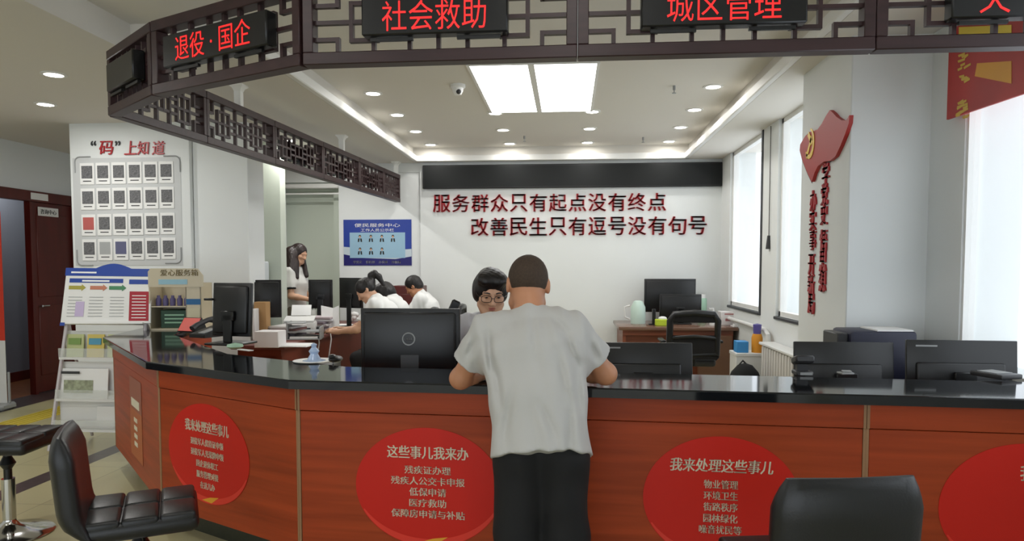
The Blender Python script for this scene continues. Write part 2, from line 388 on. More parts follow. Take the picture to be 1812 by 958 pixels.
a = gz(810, 150, TOP); s = MB(); s.lathe([(0.001, -0.09), (0.03, -0.085), (0.045, -0.055), (0.05, -0.03), (0.065, -0.025), (0.065, 0), (0.001, 0)], 20, Matrix.Translation(a))
sd = solo('smoke_detector', s, white_trim, 'small grey dome detector on the raised ceiling left of the light panel', 'detector')
s = MB(); s.ball(a + Vector((0.012, -0.03, -0.065)), 0.022); part('camera_lens', s, plastic_dark, sd)
for px, py, lb in [(1193, 152, 'nearer tiny pendant sprinkler head on the ceiling right of the light panel'), (1138, 243, 'farther tiny pendant sprinkler head near the right back of the ceiling'), (928, 241, 'tiny sprinkler head on the ceiling behind the light panel')]:
    a = gz(px, py, TOP); s = MB(); s.cyl(a, a - Vector((0, 0, 0.035)), 0.012); s.cyl(a - Vector((0, 0, 0.035)), a - Vector((0, 0, 0.06)), 0.005, 0.004, 8); s.cyl(a - Vector((0, 0, 0.06)), a - Vector((0, 0, 0.064)), 0.018)
    solo('sprinkler', s, plastic_grey, lb, 'sprinkler', 'ceiling sprinklers')

# ================================================================== HANGING LATTICE VALANCE
def bars_front():
    B = []; V = lambda u, a, b: B.append(('v', u, a, b)); Hh = lambda v, a, b: B.append(('h', v, a, b))
    for m in (0, 1):
        f = (lambda u: 1 - u) if m else (lambda u: u)
        V(f(.094), 0, .225); V(f(.094), .775, 1)
        for v in (.225, .775): Hh(v, min(f(0), f(.094)), max(f(0), f(.094)))
        V(f(.15), .2, .8)
        for v in (.2, .8): Hh(v, min(f(.15), f(.26)), max(f(.15), f(.26)))
        Hh(.5, min(f(0), f(.26)), max(f(0), f(.26)))
        V(f(.24), 0, 1); V(f(.385), 0, 1)
    V(.5, 0, 1); return B
def bars_side():
    B = []; V = lambda u, a, b: B.append(('v', u, a, b)); Hh = lambda v, a, b: B.append(('h', v, a, b))
    for m in (0, 1):
        f = (lambda u: 1 - u) if m else (lambda u: u)
        S = lambda v, a, b: Hh(v, min(f(a), f(b)), max(f(a), f(b)))
        V(f(.09), 0, .3); V(f(.09), .7, 1); S(.3, 0, .09); S(.7, 0, .09); S(.5, 0, .16)
        V(f(.16), .18, .82); V(f(.32), .18, .82); S(.18, .16, .32); S(.82, .16, .32); S(.5, .16, .42); V(f(.24), 0, 1)
        S(.32, .32, .5); S(.68, .32, .5); V(f(.42), 0, .32); V(f(.42), .68, 1); V(f(.42), .32, .68)
    V(.5, .32, .68); return B
ZB, ZT = 2.3, 2.66
def lattice_panel(a, b, label, kind, stile=0.045):
    """a fretwork panel hanging between plan points A and B"""
    a = Vector((a[0], a[1], 0)); b = Vector((b[0], b[1], 0)); L = (b - a).length; ux = (b - a) / L; n = Vector((-ux.y, ux.x, 0))
    M = Matrix((( ux.x, n.x, 0, a.x), (ux.y, n.y, 0, a.y), (0, 0, 1, 0), (0, 0, 0, 1)))
    t = thing('lattice_panel', label, 'lattice valance', (a + b) / 2 + Vector((0, 0, ZB)), 0, 'fretwork panels hanging over the counter')
    f = MB(); rl = 0.052; th = 0.035
    f.box(0.001, -th, ZB, L - 0.001, th, ZB + rl, 0.004, M); f.box(0.001, -th, ZT - rl, L - 0.001, th, ZT, 0.004, M)
    f.box(0.001, -th + 0.002, ZB + rl, stile, th - 0.002, ZT - rl, 0.003, M); f.box(L - stile, -th + 0.002, ZB + rl, L - 0.001, th - 0.002, ZT - rl, 0.003, M)
    part('frame', f, rosewood, t)
    g = MB(); u0, u1, v0, v1 = stile, L - stile, ZB + rl, ZT - rl; w = 0.0085
    for d, p, q, r in (bars_front() if kind == 'front' else bars_side()):
        if d == 'v':
            u = u0 + (u1 - u0) * p; g.box(u - w, -0.012, v0 + (v1 - v0) * q - (w if q > 0 else 0), u + w, 0.012, v0 + (v1 - v0) * r + (w if r < 1 else 0), 0, M)
        else:
            v = v0 + (v1 - v0) * p; g.box(u0 + (u1 - u0) * q, -0.011, v - w, u0 + (u1 - u0) * r, 0.011, v + w, 0, M)
    part('fretwork', g, rosewood, t)
    return t, M, L
def led_sign(M, L, txt, label, c=0.5, w=0.6, chw=0.4, ch=0.115, back=False, zc=None, tx=0.0):
    zc = zc or (ZB + ZT) / 2 - 0.005; h = 0.15
    t = thing('display_sign', label, 'LED sign', M @ Vector((L * c, -0.05, zc - h / 2)), 0, 'LED signs on the lattice panels')
    y0, y1 = (-0.075, -0.013) if not back else (0.013, 0.075)
    s = MB(); s.box(L * c - w / 2, y0, zc - h / 2, L * c + w / 2, y1, zc + h / 2, 0.006, M); part('housing', s, black_led, t)
    s = MB()
    for u in (-0.3, 0.3):
        s = MB(); s.box(L * c + u * w - 0.09, y0 + 0.02, zc - h / 2 - 0.018, L * c + u * w + 0.09, y0 + 0.035, zc - h / 2 - 0.004, 0, M); part('bracket', s, black_metal, t)
    if txt:
        q = M.to_3x3(); s = MB(); s.text(txt, M @ Vector((L * c + tx, y0 - 0.0005, zc)), q @ Vector((1, 0, 0)), (0, 0, 1), width=chw, height=ch, bold=-0.004, depth=0.002)
        part('lettering', s, red_led, t)
pA = [(-1.12, 2.985), (0.035, 2.962), (1.2, 2.955), (2.36, 2.955)]
corner_b, corner_c = (-2.045, 3.43), (-2.57, 3.87)
_, M, L = lattice_panel(pA[0], pA[1], 'rosewood fretwork panel over the counter behind the white-shirted man', 'front')
led_sign(M, L, '社会救助', 'black LED sign reading 社会救助 in red', c=0.495, w=0.605, chw=0.43, ch=0.12)
_, M, L = lattice_panel(pA[1], pA[2], 'rosewood fretwork panel over the counter in front of the right office desk', 'front')
led_sign(M, L, '城区管理', 'black LED sign reading 城区管理 in red', c=0.49, w=0.64, chw=0.44, ch=0.12)
_, M, L = lattice_panel(pA[2], pA[3], 'rosewood fretwork panel in front of the red and yellow banner', 'front')
led_sign(M, L, '失', 'black LED sign at the far right reading 失', c=0.5, w=0.64, chw=0.11, ch=0.12, tx=-0.165)
_, M, L = lattice_panel(corner_b, pA[0], 'rosewood fretwork panel over the angled counter bend', 'front')
led_sign(M, L, '退役 · 国企', 'black LED sign reading 退役·国企 in red', c=0.5, w=0.72, chw=0.52, ch=0.115)
_, M, L = lattice_panel(corner_c, corner_b, 'short foreshortened fretwork panel at the left corner of the valance', 'front')
led_sign(M, L, None, 'blank glossy LED sign on the short corner lattice panel', c=0.5, w=0.42)
ys = [3.87, 4.75, 5.75, 6.75, 7.75, 8.6, 9.27]
xs = [-2.57 + (y - 3.87) * (0.32 / 5.4) for y in ys]
sl = ['first side fretwork panel of the left run, nearest the valance corner', 'second side fretwork panel of the left run, counted from the corner', 'third side fretwork panel of the left run, with a dark sign behind', 'fourth side fretwork panel of the left run, with a dark sign behind', 'fifth side fretwork panel of the left run, next to the last', 'last side fretwork panel of the left run, meeting the back wall']
for k in range(6):
    _, M, L = lattice_panel((xs[k], ys[k]), (xs[k + 1], ys[k + 1]), sl[k], 'side', 0.035)
    if k in (2, 3, 4): led_sign(M, L, None, ['back of a dark LED sign on the third side lattice panel', 'back of a dark LED sign on the fourth side lattice panel', 'back of a dark LED sign on the fifth side lattice panel'][k - 2], c=0.5, w=0.5, back=True)
for (px, py, lb) in [(460, 150, 'white hanger post from the ceiling to the side lattice, nearest of three'), (604, 240, 'white hanger post from the ceiling to the side lattice, middle of three'), (699, 290, 'white hanger post from the ceiling to the side lattice, beside the back wall')]:
    p = gz(px, py, SOF)
    p.y = min(p.y, 9.2); p.x = -2.57 + (p.y - 3.87) * (0.32 / 5.4)
    s = MB(); s.box(p.x - 0.025, p.y - 0.025, ZT, p.x + 0.025, p.y + 0.025, SOF - 0.05); s.lathe([(0.035, SOF - 0.05), (0.05, SOF - 0.025), (0.075, SOF - 0.01), (0.075, SOF)], 4, Matrix.Translation((p.x, p.y, 0)) @ Matrix.Rotation(R(45), 4, 'Z'))
    solo('hanger_post', s, white_trim, lb, 'post', 'white hanger posts of the valance')
for px, py, lb in [(0.035, 2.915, 'thin steel wire hanging at the joint of two front lattice panels')]:
    s = MB(); s.cyl((px, py, ZB + 0.0), (px, py, TOP), 0.0015, None, 6); solo('hanger_wire', s, plastic_grey, lb, 'wire')

# ================================================================== SERVICE COUNTER
CT = 0.95
P0, P1, P2, P3, P4 = Vector((-3.58, 6.0, 0)), Vector((-3.285, 4.743, 0)), Vector((-2.218, 3.54, 0)), Vector((-1.227, 3.004, 0)), Vector((2.1, 2.764, 0))
SEAM = P3 + (P4 - P3) * ((1.18 + 1.227) / (P4.x - P3.x))
def off(pts, d):
    out = []
    for i, p in enumerate(pts):
        ns = []
        if i > 0: u = (pts[i] - pts[i - 1]).normalized(); ns.append(Vector((-u.y, u.x, 0)))
        if i < len(pts) - 1: u = (pts[i + 1] - pts[i]).normalized(); ns.append(Vector((-u.y, u.x, 0)))
        if len(ns) == 2:
            m = (ns[0] + ns[1]).normalized(); out.append(p + m * (d / m.dot(ns[0])))
        else: out.append(p + ns[0] * d)
    return out
front = [P0, P1, P2, P3, P4]
back = off(front, 0.44)
ct = MB(); poly = front + back[::-1]
ct.prism([p + Vector((0, 0, CT - 0.04)) for p in poly], (0, 0, 0.04))
rb = bmesh.ops.bevel(ct.bm, geom=[e for e in ct.bm.edges if all(abs(v.co.z - CT) < 1e-4 for v in e.verts)], offset=0.006, segments=2, affect='EDGES', profile=0.5)
solo('countertop', ct, granite, 'long polished black granite top bending round the service counter', 'countertop', smooth=0)
body_f = off(front, 0.06); body_b = off(front, 0.40)
seam_f = body_f[3] + (body_f[4] - body_f[3]) * ((SEAM - P3).length / (P4 - P3).length); seam_b = body_b[3] + (body_b[4] - body_b[3]) * ((SEAM - P3).length / (P4 - P3).length)
cabs = [(body_f[0], body_f[1], body_b[0], body_b[1], 'far left wing of the cherry counter behind the brochure rack'), (body_f[1], body_f[2], body_b[1], body_b[2], 'narrow angled cherry counter section beside the brochure rack'),
        (body_f[2], body_f[3], body_b[2], body_b[3], 'angled cherry counter section behind the left bar stool'), (body_f[3], seam_f, body_b[3], seam_b, 'wide middle cherry counter section in front of which the man stands'),
        (seam_f, body_f[4], seam_b, body_b[4], 'right end cherry counter section behind the right bar stool')]
AP = 0.805
for a, b, c, dd, lb in cabs:
    u = (b - a).normalized(); n = Vector((-u.y, u.x, 0)); L = (b - a).length
    t = thing('counter_cabinet', lb, 'service counter', (a + b) / 2, 0, 'cherry wood counter sections')
    Mx = Matrix(((u.x, n.x, 0, a.x), (u.y, n.y, 0, a.y), (0, 0, 1, 0), (0, 0, 0, 1)))
    m = MB(); m.prism([p + Vector((0, 0, 0.16)) for p in (a + n * .02, b + n * .02, dd, c)], (0, 0, CT - 0.04 - 0.16 - 0.0005)); part('carcass', m, counter_wood, t)
    m = MB(); m.box(0.012, 0.0, 0.16, L - 0.012, 0.0199, AP - 0.003, 0.002, Mx); part('front_panel', m, counter_wood, t)
    m = MB(); m.box(0.002, -0.004, AP, L - 0.002, 0.0199, CT - 0.0405, 0.002, Mx); part('apron', m, counter_wood, t)
    for e in (0.0, L):
        m = MB(); m.box(max(0, e - 0.011), -0.002, 0.16, min(L, e + 0.011), 0.0195, AP - 0.001, 0.001, Mx); part('edge_trim', m, counter_trim, t)
        m = MB(); m.box(max(0.001, e - 0.012), -0.006, AP, min(L - 0.001, e + 0.012), -0.0035, CT - 0.041, 0.0005, Mx); part('edge_trim', m, counter_trim, t)
    m = MB(); m.prism([p for p in (a + n * .14 , b + n * .14, dd, c)], (0, 0, 0.16)); part('plinth', m, plinth_stone, t)
def sticker(px, py, rx, rz, a, b, title, lines, label, tw, th, tz, lz, lh, shear=0.0, lw=0.0415):
    """round red vinyl on the front of the section A-B, centred on the pixel"""
    u = (b - a).normalized(); n = Vector((-u.y, u.x, 0)); d = ray(px, py); o = Vector((0, 0, EYE))
    k = (a - o).dot(n) / d.dot(n); c = o + d * k - n * 0.0012
    t = thing('counter_sticker', label, 'sticker', c - Vector((0, 0, rz)), 0, 'round red stickers on the counter front')
    m = MB(); m.disc(c, rx, rz, u, (0, 0, 1), 0.001); part('vinyl', m, red_sticker, t)
    m = MB()
    for k in range(40):
        a0, a1 = R(205 + k * 3.4), R(205 + (k + 1) * 3.4); w0, w1 = 0.02 + 0.1 * math.sin(math.pi * k / 40), 0.02 + 0.1 * math.sin(math.pi * (k + 1) / 40)
        q = lambda an, s: c - n * 0.0015 + u * (rx * s * math.cos(an)) + Vector((0, 0, rz * s * math.sin(an)))
        m.quad([q(a0, 0.99), q(a1, 0.99), q(a1, 0.99 - w1), q(a0, 0.99 - w0)])
    part('swoosh', m, mat('bright_red_vinyl', (222, 52, 36), 0.35), t)
    g = c - n * 0.0012
    m = MB(); m.text(title, g + Vector((0, 0, tz)), u, (0, 0, 1), width=tw, height=th, bold=0.02, depth=0.002, shear=shear); part('heading', m, cream_letter, t)
    for k, s in enumerate(lines):
        m = MB(); m.text(s, g + Vector((0, 0, lz - k * lh)), u, (0, 0, 1), width=lw * len(s), height=0.036, bold=0.012, depth=0.002); part('text_line', m, cream_letter, t)
    if lines:
        m = MB(); m.quad([g - n * .001 + u * x + Vector((0, 0, z)) for x, z in ((-.05, -rz * .95), (.03, -rz * .97), (.09, -rz * .82), (.02, -rz * .86))]); part('gold_mark', m, gold_letter, t)
bf = body_f
sticker(757, 863, 0.33, 0.265, bf[3], seam_f, '这些事儿我来办', ['残疾证办理', '残疾人公交卡申报', '低保申请', '医疗救助', '保障房申请与补贴'], 'round red sticker headed 这些事儿我来办 left of the standing man', 0.365, 0.056, 0.155, 0.077, 0.049)
sticker(1275, 885, 0.315, 0.265, bf[3], seam_f, '我来处理这些事儿', ['物业管理', '环境卫生', '街路秩序', '园林绿化', '噪音扰民等'], 'round red sticker headed 我来处理这些事儿 left of the right bar stool', 0.41, 0.056, 0.143, 0.065, 0.0475, 0.12, 0.034)
sticker(1815, 905, 0.315, 0.265, seam_f, bf[4], '我', [], 'partly cropped round red sticker right of the right bar stool', 0.05, 0.062, 0.15, 0, 0.05)
sticker(367, 804, 0.335, 0.255, bf[2], bf[3], '我来处理这些事儿', ['退役军人优待证申领', '退役军人光荣牌申领', '国企退休职工', '服务管理对接', '在这儿办'], 'round red sticker on the angled counter section behind the left bar stool', 0.36, 0.06, 0.135, 0.055, 0.055, 0, 0.03)
a, b = bf[1], bf[2]; u = (b - a).normalized(); n = Vector((-u.y, u.x, 0)); c = a + (b - a) * 0.55 - n * 0.0015
t = thing('counter_notice', 'tall faded orange notice on the narrow counter section by the rack', 'sticker', c + Vector((0, 0, 0.3)))
m = MB(); m.mi = 0; m.prism([c + u * x + Vector((0, 0, z)) for x, z in ((-.2, .56), (.2, .56), (.2, .76), (-.2, .76))], -n * .0008); m.mi = 1; m.prism([c + u * x + Vector((0, 0, z)) for x, z in ((-.2, .26), (.2, .26), (.2, .56), (-.2, .56))], -n * .0008)
part('vinyl', m, [mat('faded_pink_vinyl', (152, 84, 62), 0.5), mat('faded_orange_vinyl', (178, 92, 44), 0.5)], t)
m = MB(); g = c - n * 0.0012
m.box(-0.13, -0.003, 0.58, 0.13, 0.0, 0.63, 0, Matrix(((u.x, n.x, 0, g.x), (u.y, n.y, 0, g.y), (0, 0, 1, 0), (0, 0, 0, 1))))
for k in range(4): m.box(-0.05, -0.003, 0.34 + k * 0.05, 0.05, 0.0, 0.365 + k * 0.05, 0, Matrix(((u.x, n.x, 0, g.x), (u.y, n.y, 0, g.y), (0, 0, 1, 0), (0, 0, 0, 1))))
part('lettering', m, cream_letter, t)

# ================================================================== WALL SIGNS AND LETTERING
s = thing('wall_display', 'long unlit black display board high on the back wall', 'LED board', (0.02, 9.25, 2.47))
m = MB(); m.box(-1.906, 9.21, 2.47, 1.945, 9.27, 2.775, 0.006); part('housing', m, mat('black_board_frame', (16, 16, 17), 0.4), s)
m = MB(); m.box(-1.885, 9.205, 2.49, 1.925, 9.2105, 2.755); part('screen', m, mat('dark_screen', (26, 28, 28), 0.45, spec=0.25), s)
for chars, xa, xb, ya, yb, lb in [('服务群众只有起点没有终点', 765, 1180, 342, 375, 'upper line of red raised characters on the back wall, 服务群众只有起点没有终点'),
                                  ('改善民生只有逗号没有句号', 832, 1252, 383, 417, 'lower line of red raised characters on the back wall, 改善民生只有逗号没有句号')]:
    a = gy(xa, (ya + yb) / 2 + 2, 9.268); b = gy(xb, (ya + yb) / 2 - 1, 9.268); h = gy(xa, ya, 9.27).z - gy(xa, yb, 9.27).z
    t = thing('wall_slogan', lb, 'wall lettering', (a + b) / 2 - Vector((0, 0, h / 2)), 0, 'red slogan lines on the back wall'); n = len(chars)
    for k, c in enumerate(chars):
        p = a + (b - a) * ((k + 0.5) / n); m = MB(); m.text(c, p, (1, 0, 0), (0, 0, 1), width=(b.x - a.x) / n * 0.88, height=h * 0.93, bold=0.02, depth=0.02); part('character', m, red_letter, t)
# blue staff poster
s = thing('staff_poster', 'blue staff notice poster with seven portraits on the back wall', 'poster', (-2.545, 9.31, 1.465))
x0, x1, z0, z1 = -3.007, -2.082, 1.465, 2.077; Yp = 9.312
m = MB(); m.box(x0, Yp, z0, x1, 9.319, z1); part('sheet', m, mat('poster_royal_blue', (30, 58, 150), 0.4), s)
m = MB(); m.quad([(x0, Yp - .001, z0), (x1, Yp - .001, z0), (x1, Yp - .001, z0 + .12), (-2.3, Yp - .001, z0 + .085), (-2.75, Yp - .001, z0 + .1), (x0, Yp - .001, z0 + .15)]); part('lower_band', m, mat('poster_navy', (26, 20, 104), 0.4), s)
m = MB(); m.quad([(x0, Yp - .0015, z0 + .15), (-2.75, Yp - .0015, z0 + .1), (-2.3, Yp - .0015, z0 + .085), (x1, Yp - .0015, z0 + .12), (x1, Yp - .0015, z0 + .22), (-2.4, Yp - .0015, z0 + .2), (x0, Yp - .0015, z0 + .25)]); part('wave', m, mat('poster_pale', (196, 208, 216), 0.5), s)
m = MB(); m.box(x0 + .085, Yp - .003, z0 + .1, x1 - .085, Yp - .001, z0 + .44); part('panel', m, mat('poster_light_blue', (150, 186, 208), 0.5), s)
for r, n in ((0, 4), (1, 3)):
    for k in range(n):
        cx, cz = x0 + .225 + k * .15, z0 + .36 - r * .17; m = MB()
        m.mi = 0; m.disc((cx, Yp - .0035, cz + .03), .017, .02, (1, 0, 0), (0, 0, 1), .001, 16); m.mi = 1; m.disc((cx, Yp - .004, cz + .022), .012, .015, (1, 0, 0), (0, 0, 1), .001, 16)
        m.mi = 0; m.quad([(cx - .03, Yp - .0036, cz - .045), (cx - .01, Yp - .0036, cz - .045), (cx - .004, Yp - .0036, cz + .002), (cx - .025, Yp - .0036, cz + .0)]); m.quad([(cx + .01, Yp - .0036, cz - .045), (cx + .03, Yp - .0036, cz - .045), (cx + .025, Yp - .0036, cz), (cx + .004, Yp - .0036, cz + .002)])
        part('portrait', m, [black_metal, skin_fair], s)
m = MB()
m.text('便民服务中心', ((x0 + x1) / 2, Yp - .002, z1 - .075), (1, 0, 0), (0, 0, 1), width=.62, height=.05, bold=.0, depth=.001); part('title', m, paper, s); m = MB()
m.text('工作人员公示栏', ((x0 + x1) / 2, Yp - .002, z1 - .14), (1, 0, 0), (0, 0, 1), width=.45, height=.042, bold=.0, depth=.001)
part('subtitle', m, paper, s)
for k, c in enumerate(['学党史', '悟思想', '办实事', '开新局']):
    m = MB(); m.text(c, (x0 + .19 + k * .175, Yp - .002, z0 + .045), (1, 0, 0), (0, 0, 1), width=.12, height=.036, bold=.01, depth=.001); part('motto', m, paper, s)
# party-history characters and flag on the right column
for col, lb in ([((1463, 308, '学'), (1461, 344, '党'), (1460, 379, '史'), (1459, 425, '悟'), (1458, 463, '思'), (1457, 498, '想')), 'right-hand vertical line of red characters under the flag on the white column'],
                [((1441, 355, '办'), (1440, 390, '实'), (1440, 425, '事'), (1438, 468, '开'), (1437, 503, '新'), (1437, 538, '局')), 'left-hand vertical line of red characters under the flag on the white column']):
    ps = [gx(a, b, 1.679) for a, b, _ in col]
    t = thing('wall_slogan', lb, 'wall lettering', ps[-1] - Vector((0, 0, .08)), 0, 'vertical red lines on the white column')
    for p, (_, _, c) in zip(ps, col):
        m = MB(); m.text(c, p, (0, -1, 0), (0, 0, 1), width=.115, height=.14, bold=.04, depth=.012); part('character', m, red_letter, t)
fp = [(1468, 195), (1474, 200), (1480, 207), (1489, 213), (1497, 213), (1503, 204), (1502, 218), (1495, 238), (1487, 258), (1478, 277), (1468, 285), (1458, 286), (1447, 294), (1441, 306), (1436, 322), (1428, 305), (1420, 285), (1415, 266), (1416, 256), (1424, 242), (1432, 234), (1446, 230), (1454, 219), (1461, 206)]
t = thing('wall_flag', 'red wavy party flag plaque with yellow emblem on the white column', 'flag plaque', gx(1436, 322, 1.67))
m = MB(); m.prism([gx(a, b, 1.655) for a, b in fp], (0.024, 0, 0)); part('flag_panel', m, mat('flag_red', (170, 40, 34), 0.5), t)
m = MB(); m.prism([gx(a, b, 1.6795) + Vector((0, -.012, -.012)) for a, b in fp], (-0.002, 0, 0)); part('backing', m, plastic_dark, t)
m = MB(); c = gx(1433, 254, 1.654); ring = []
for k in range(15):
    a = R(-150 + k * 16.5); r0 = .085; w = .02 * math.sin(math.pi * (k + 1) / 16) + .004
    ring.append((a, r0 - w, r0 + w * .4))
q = lambda a, r: c + Vector((0, -r * math.cos(a), r * 1.15 * math.sin(a)))
for (a0, i0, o0), (a1, i1, o1) in zip(ring, ring[1:]): m.prism([q(a0, i0), q(a0, o0), q(a1, o1), q(a1, i1)], (-.003, 0, 0))
m.prism([c + Vector((0, y, z)) for y, z in ((.05, -.1), (.07, -.08), (-.03, .05), (-.05, .03))], (-.003, 0, 0))
m.prism([c + Vector((0, y, z)) for y, z in ((.02, .085), (-.065, .0), (-.035, -.02), (.045, .06))], (-.003, 0, 0))
part('emblem', m, mat('emblem_yellow', (230, 190, 40), 0.4), t)
# red and yellow banner over the right window
t = thing('hanging_banner', 'red banner with yellow brushwork over the window at the far right', 'banner', (2.08, 3.7, 2.25))
m = MB(); m.prism([(2.085, 4.135, 2.262), (2.085, 3.0, 2.232), (2.085, 3.0, 2.8), (2.085, 4.135, 2.8)], (.012, 0, 0)); part('sheet', m, mat('banner_red', (176, 36, 28), 0.5, noise=.15, nscale=(1, 3, 3)), t)
m = MB(); g = Vector((2.0845, 0, 0))
m.prism([gx(a, b, 2.084) for a, b in ((1725, 135), (1729, 112), (1790, 108), (1790, 148))], (-.001, 0, 0)); part('gold_block', m, mat('banner_gold', (228, 162, 40), 0.5), t)
m = MB(); m.prism([gx(a, b, 2.084) for a, b in ((1697, 48), (1790, 44), (1790, 72), (1697, 76))], (-.001, 0, 0)); part('yellow_strip', m, mat('banner_yellow', (226, 200, 60), 0.5), t)
m = MB(); random.seed(3)
for (xa, xb, ya, yb) in ((1690, 1716, 96, 144), (1690, 1713, 180, 207)):
    for k in range(14):
        a = random.uniform(xa, xb - 8); b = random.uniform(ya, yb); w = random.uniform(6, 13); s_ = random.uniform(-7, -2)
        m.prism([gx(p, q_, 2.0838 - k * 2e-5) for p, q_ in ((a, b), (a + w, b + s_), (a + w, b + s_ + 4), (a + 1, b + 4))], (-.0005, 0, 0))
part('brushwork', m, mat('banner_yellow2', (214, 178, 60), 0.5), t)
# notice column
zt = 'code board title'
t = thing('column_title', 'red brush title “码”上知道 above the code cards on the left column', 'wall lettering', gy(225, 272, 6.49)); g = lambda a, b: gy(a, b, 6.497)
for c, px, w in (('“', 166, .05), ('码', 189, .14), ('”', 209, .05), ('上', 231, .12), ('知', 254, .12), ('道', 281, .13)):
    m = MB(); m.text(c, g(px, 262 if w > .06 else 254), (1, 0, .02), (0, 0, 1), width=w, height=.13 if w > .06 else .045, bold=.006, depth=.012, shear=.12 if w > .06 else 0); part('character', m, red_letter if w > .06 else plastic_dark, t)
t = thing('board_frame', 'four grey rounded corner brackets framing the code cards', 'frame', gy(225, 470, 6.49))
for cx, cy, sx, sy in ((132, 278, 1, 1), (318, 276, -1, 1), (137, 470, 1, -1), (321, 466, -1, -1)):
    c = gy(cx, cy, 6.494); pts = [c + Vector((sx * .0, 0, -sy * .15)), c + Vector((0, 0, -sy * .06))]
    for k in range(6):
        a = math.pi / 2 * k / 5; pts.append(c + Vector((sx * (.05 - .05 * math.cos(a)), 0, -sy * (.05 - .05 * math.sin(a)))))
    pts.append(c + Vector((sx * .16, 0, 0))); m = MB(); m.tube(pts, .006, 8); part('corner_bracket', m, plastic_grey, t)
O_ = ['first', 'second', 'third', 'fourth', 'fifth', 'sixth']
board = MB(); pa, pb = gy(134, 470, 6.497), gy(319, 278, 6.497); board.box(pa.x, 6.4965, pa.z, pb.x, 6.4998, pb.z)
solo('card_board', board, mat('pale_grey_board', (200, 202, 202), 0.6), 'pale grey backing sheet behind the code cards on the left column', 'board')
for r in range(4):
    for k in range(6):
        px = 154 + k * 28 + r * 1.4; py = (306, 351, 397, 441)[r] + (k - 3) * -.6
        c = gy(px, py, 6.492); w, h = .15, .205
        t = thing('code_card', 'code card, %s from left in the %s row on the left column' % (O_[k], ['top', 'second', 'third', 'bottom'][r]), 'notice card', c - Vector((0, 0, h / 2)), 0, 'code cards on the left column')
        m = MB(); m.box(c.x - w / 2 + .004, 6.4905, c.z - h / 2, c.x + w / 2 - .004, 6.4963, c.z + h / 2, .0015); part('card', m, paper, t)
        col = mat('patch_red', (188, 96, 92), 0.7) if (r, k) == (2, 0) else mat('patch_blue', (98, 100, 130), 0.7) if (r, k) == (3, 2) else mat('patch_pale', (170, 172, 172), 0.7) if (r, k) == (3, 1) else mat('patch_grey', (104, 104, 106), 0.7, noise=.5, nscale=(75, 75, 75))
        m = MB(); m.box(c.x - .055, 6.4895, c.z - .045, c.x + .055, 6.4904, c.z + .075); part('blank_square', m, col, t)
        m = MB(); m.box(c.x - .042, 6.4897, c.z - .075, c.x + .042, 6.4904, c.z - .066); part('caption_line', m, plastic_dark, t)
# roll-up banner at the left edge
a = gz(18, 722, 0.02)
t = thing('rollup_banner', 'red and white roll-up banner standing at the left edge beside the door', 'banner', (a.x - .4, a.y, 0))
m = MB(); m.box(a.x - .85, a.y - .1, 0, a.x + .0, a.y + .1, .07, .02); part('base', m, plastic_grey, t)
m = MB(); z_ = gy(6, 603, a.y).z
m.mi = 0; m.box(a.x - .83, a.y - .004, z_, a.x - .03, a.y + .004, 2.0); m.mi = 1; m.box(a.x - .83, a.y - .004, .07, a.x - .03, a.y + .004, z_); part('sheet', m, [mat('banner_orange_red', (206, 58, 36), 0.6), plastic_white], t)
m = MB(); m.cyl((a.x - .02, a.y + .02, .07), (a.x - .02, a.y + .02, .38), .012); part('pole', m, plastic_grey, t)

# ================================================================== STOOLS
def stool(name, label, loc, rz, seat_z, back=True):
    t = thing(name, label, 'stool', loc, rz, 'black leather bar stools')
    m = MB(); m.lathe([(.0, .0), (.205, 0), (.21, .006), (.2, .014), (.12, .03), (.05, .055), (.032, .075), (.03, .09), (0, .09)], 40); part('base', m, chrome, t, True, 60)
    m = MB(); m.cyl((0, 0, .085), (0, 0, seat_z * .55), .032, None, 24); part('column', m, chrome, t, True)
    m = MB(); m.cyl((0, 0, seat_z * .54), (0, 0, seat_z - .09), .02, None, 20); m.lathe([(.02, seat_z - .2), (.04, seat_z - .17), (.02, seat_z - .13)], 20); part('piston', m, plastic_black, t, True)
    m = MB(); m.tube([(.02, 0, seat_z - .1), (.12, .02, seat_z - .11), (.2, .03, seat_z - .13)], .006, 8); part('height_lever', m, black_metal, t, True)
    m = MB(); m.box(-.195, -.19, seat_z - .085, .195, .215, seat_z - .012, .03, None, 3)
    for i in range(2):
        for j in range(3):
            m.box(-.193 + i * .193, -.185 + j * .131, seat_z - .05, -.193 + (i + 1) * .193 - .002, -.185 + (j + 1) * .131 - .002, seat_z, .016, None, 3)
    part('seat', m, black_leather, t, True, 60)
    m = MB(); prof = []
    for k in range(15):   # the back: a bent padded shell rising out of the seat's rear
        z = seat_z - .075 + k * .0285; y = -.2 - .035 * (k / 14) + (.055 * (1 - k / 4) ** 2 if k < 4 else 0); th = .044 if 1 < k < 12 else (.03 if k in (1, 13) else .038 if k == 12 else .01)
        w = .207 - (.0 if k < 12 else .007 * (k - 11) ** 1.3)
        ring = []
        for j in range(20):
            a = 2 * math.pi * j / 20; cx = math.copysign(abs(math.cos(a)) ** .28, math.cos(a)) * w; cy = math.copysign(abs(math.sin(a)) ** .7, math.sin(a)) * th
            ring.append((cx, y + cy - .06 * (1 - (cx / .2) ** 2) * .35, z))
        prof.append(ring)
    m.loft(prof); part('backrest', m, black_leather, t, True, 60)
    return t
stool('bar_stool', 'low black leather bar stool on chrome base at the far left edge', gz(18, 946, 0), R(-84), .56)
s1 = gz(246, 893, .5); stool('bar_stool', 'black leather bar stool seen side-on in front of the narrow counter section', (s1.x, s1.y, 0), R(-60), .505)
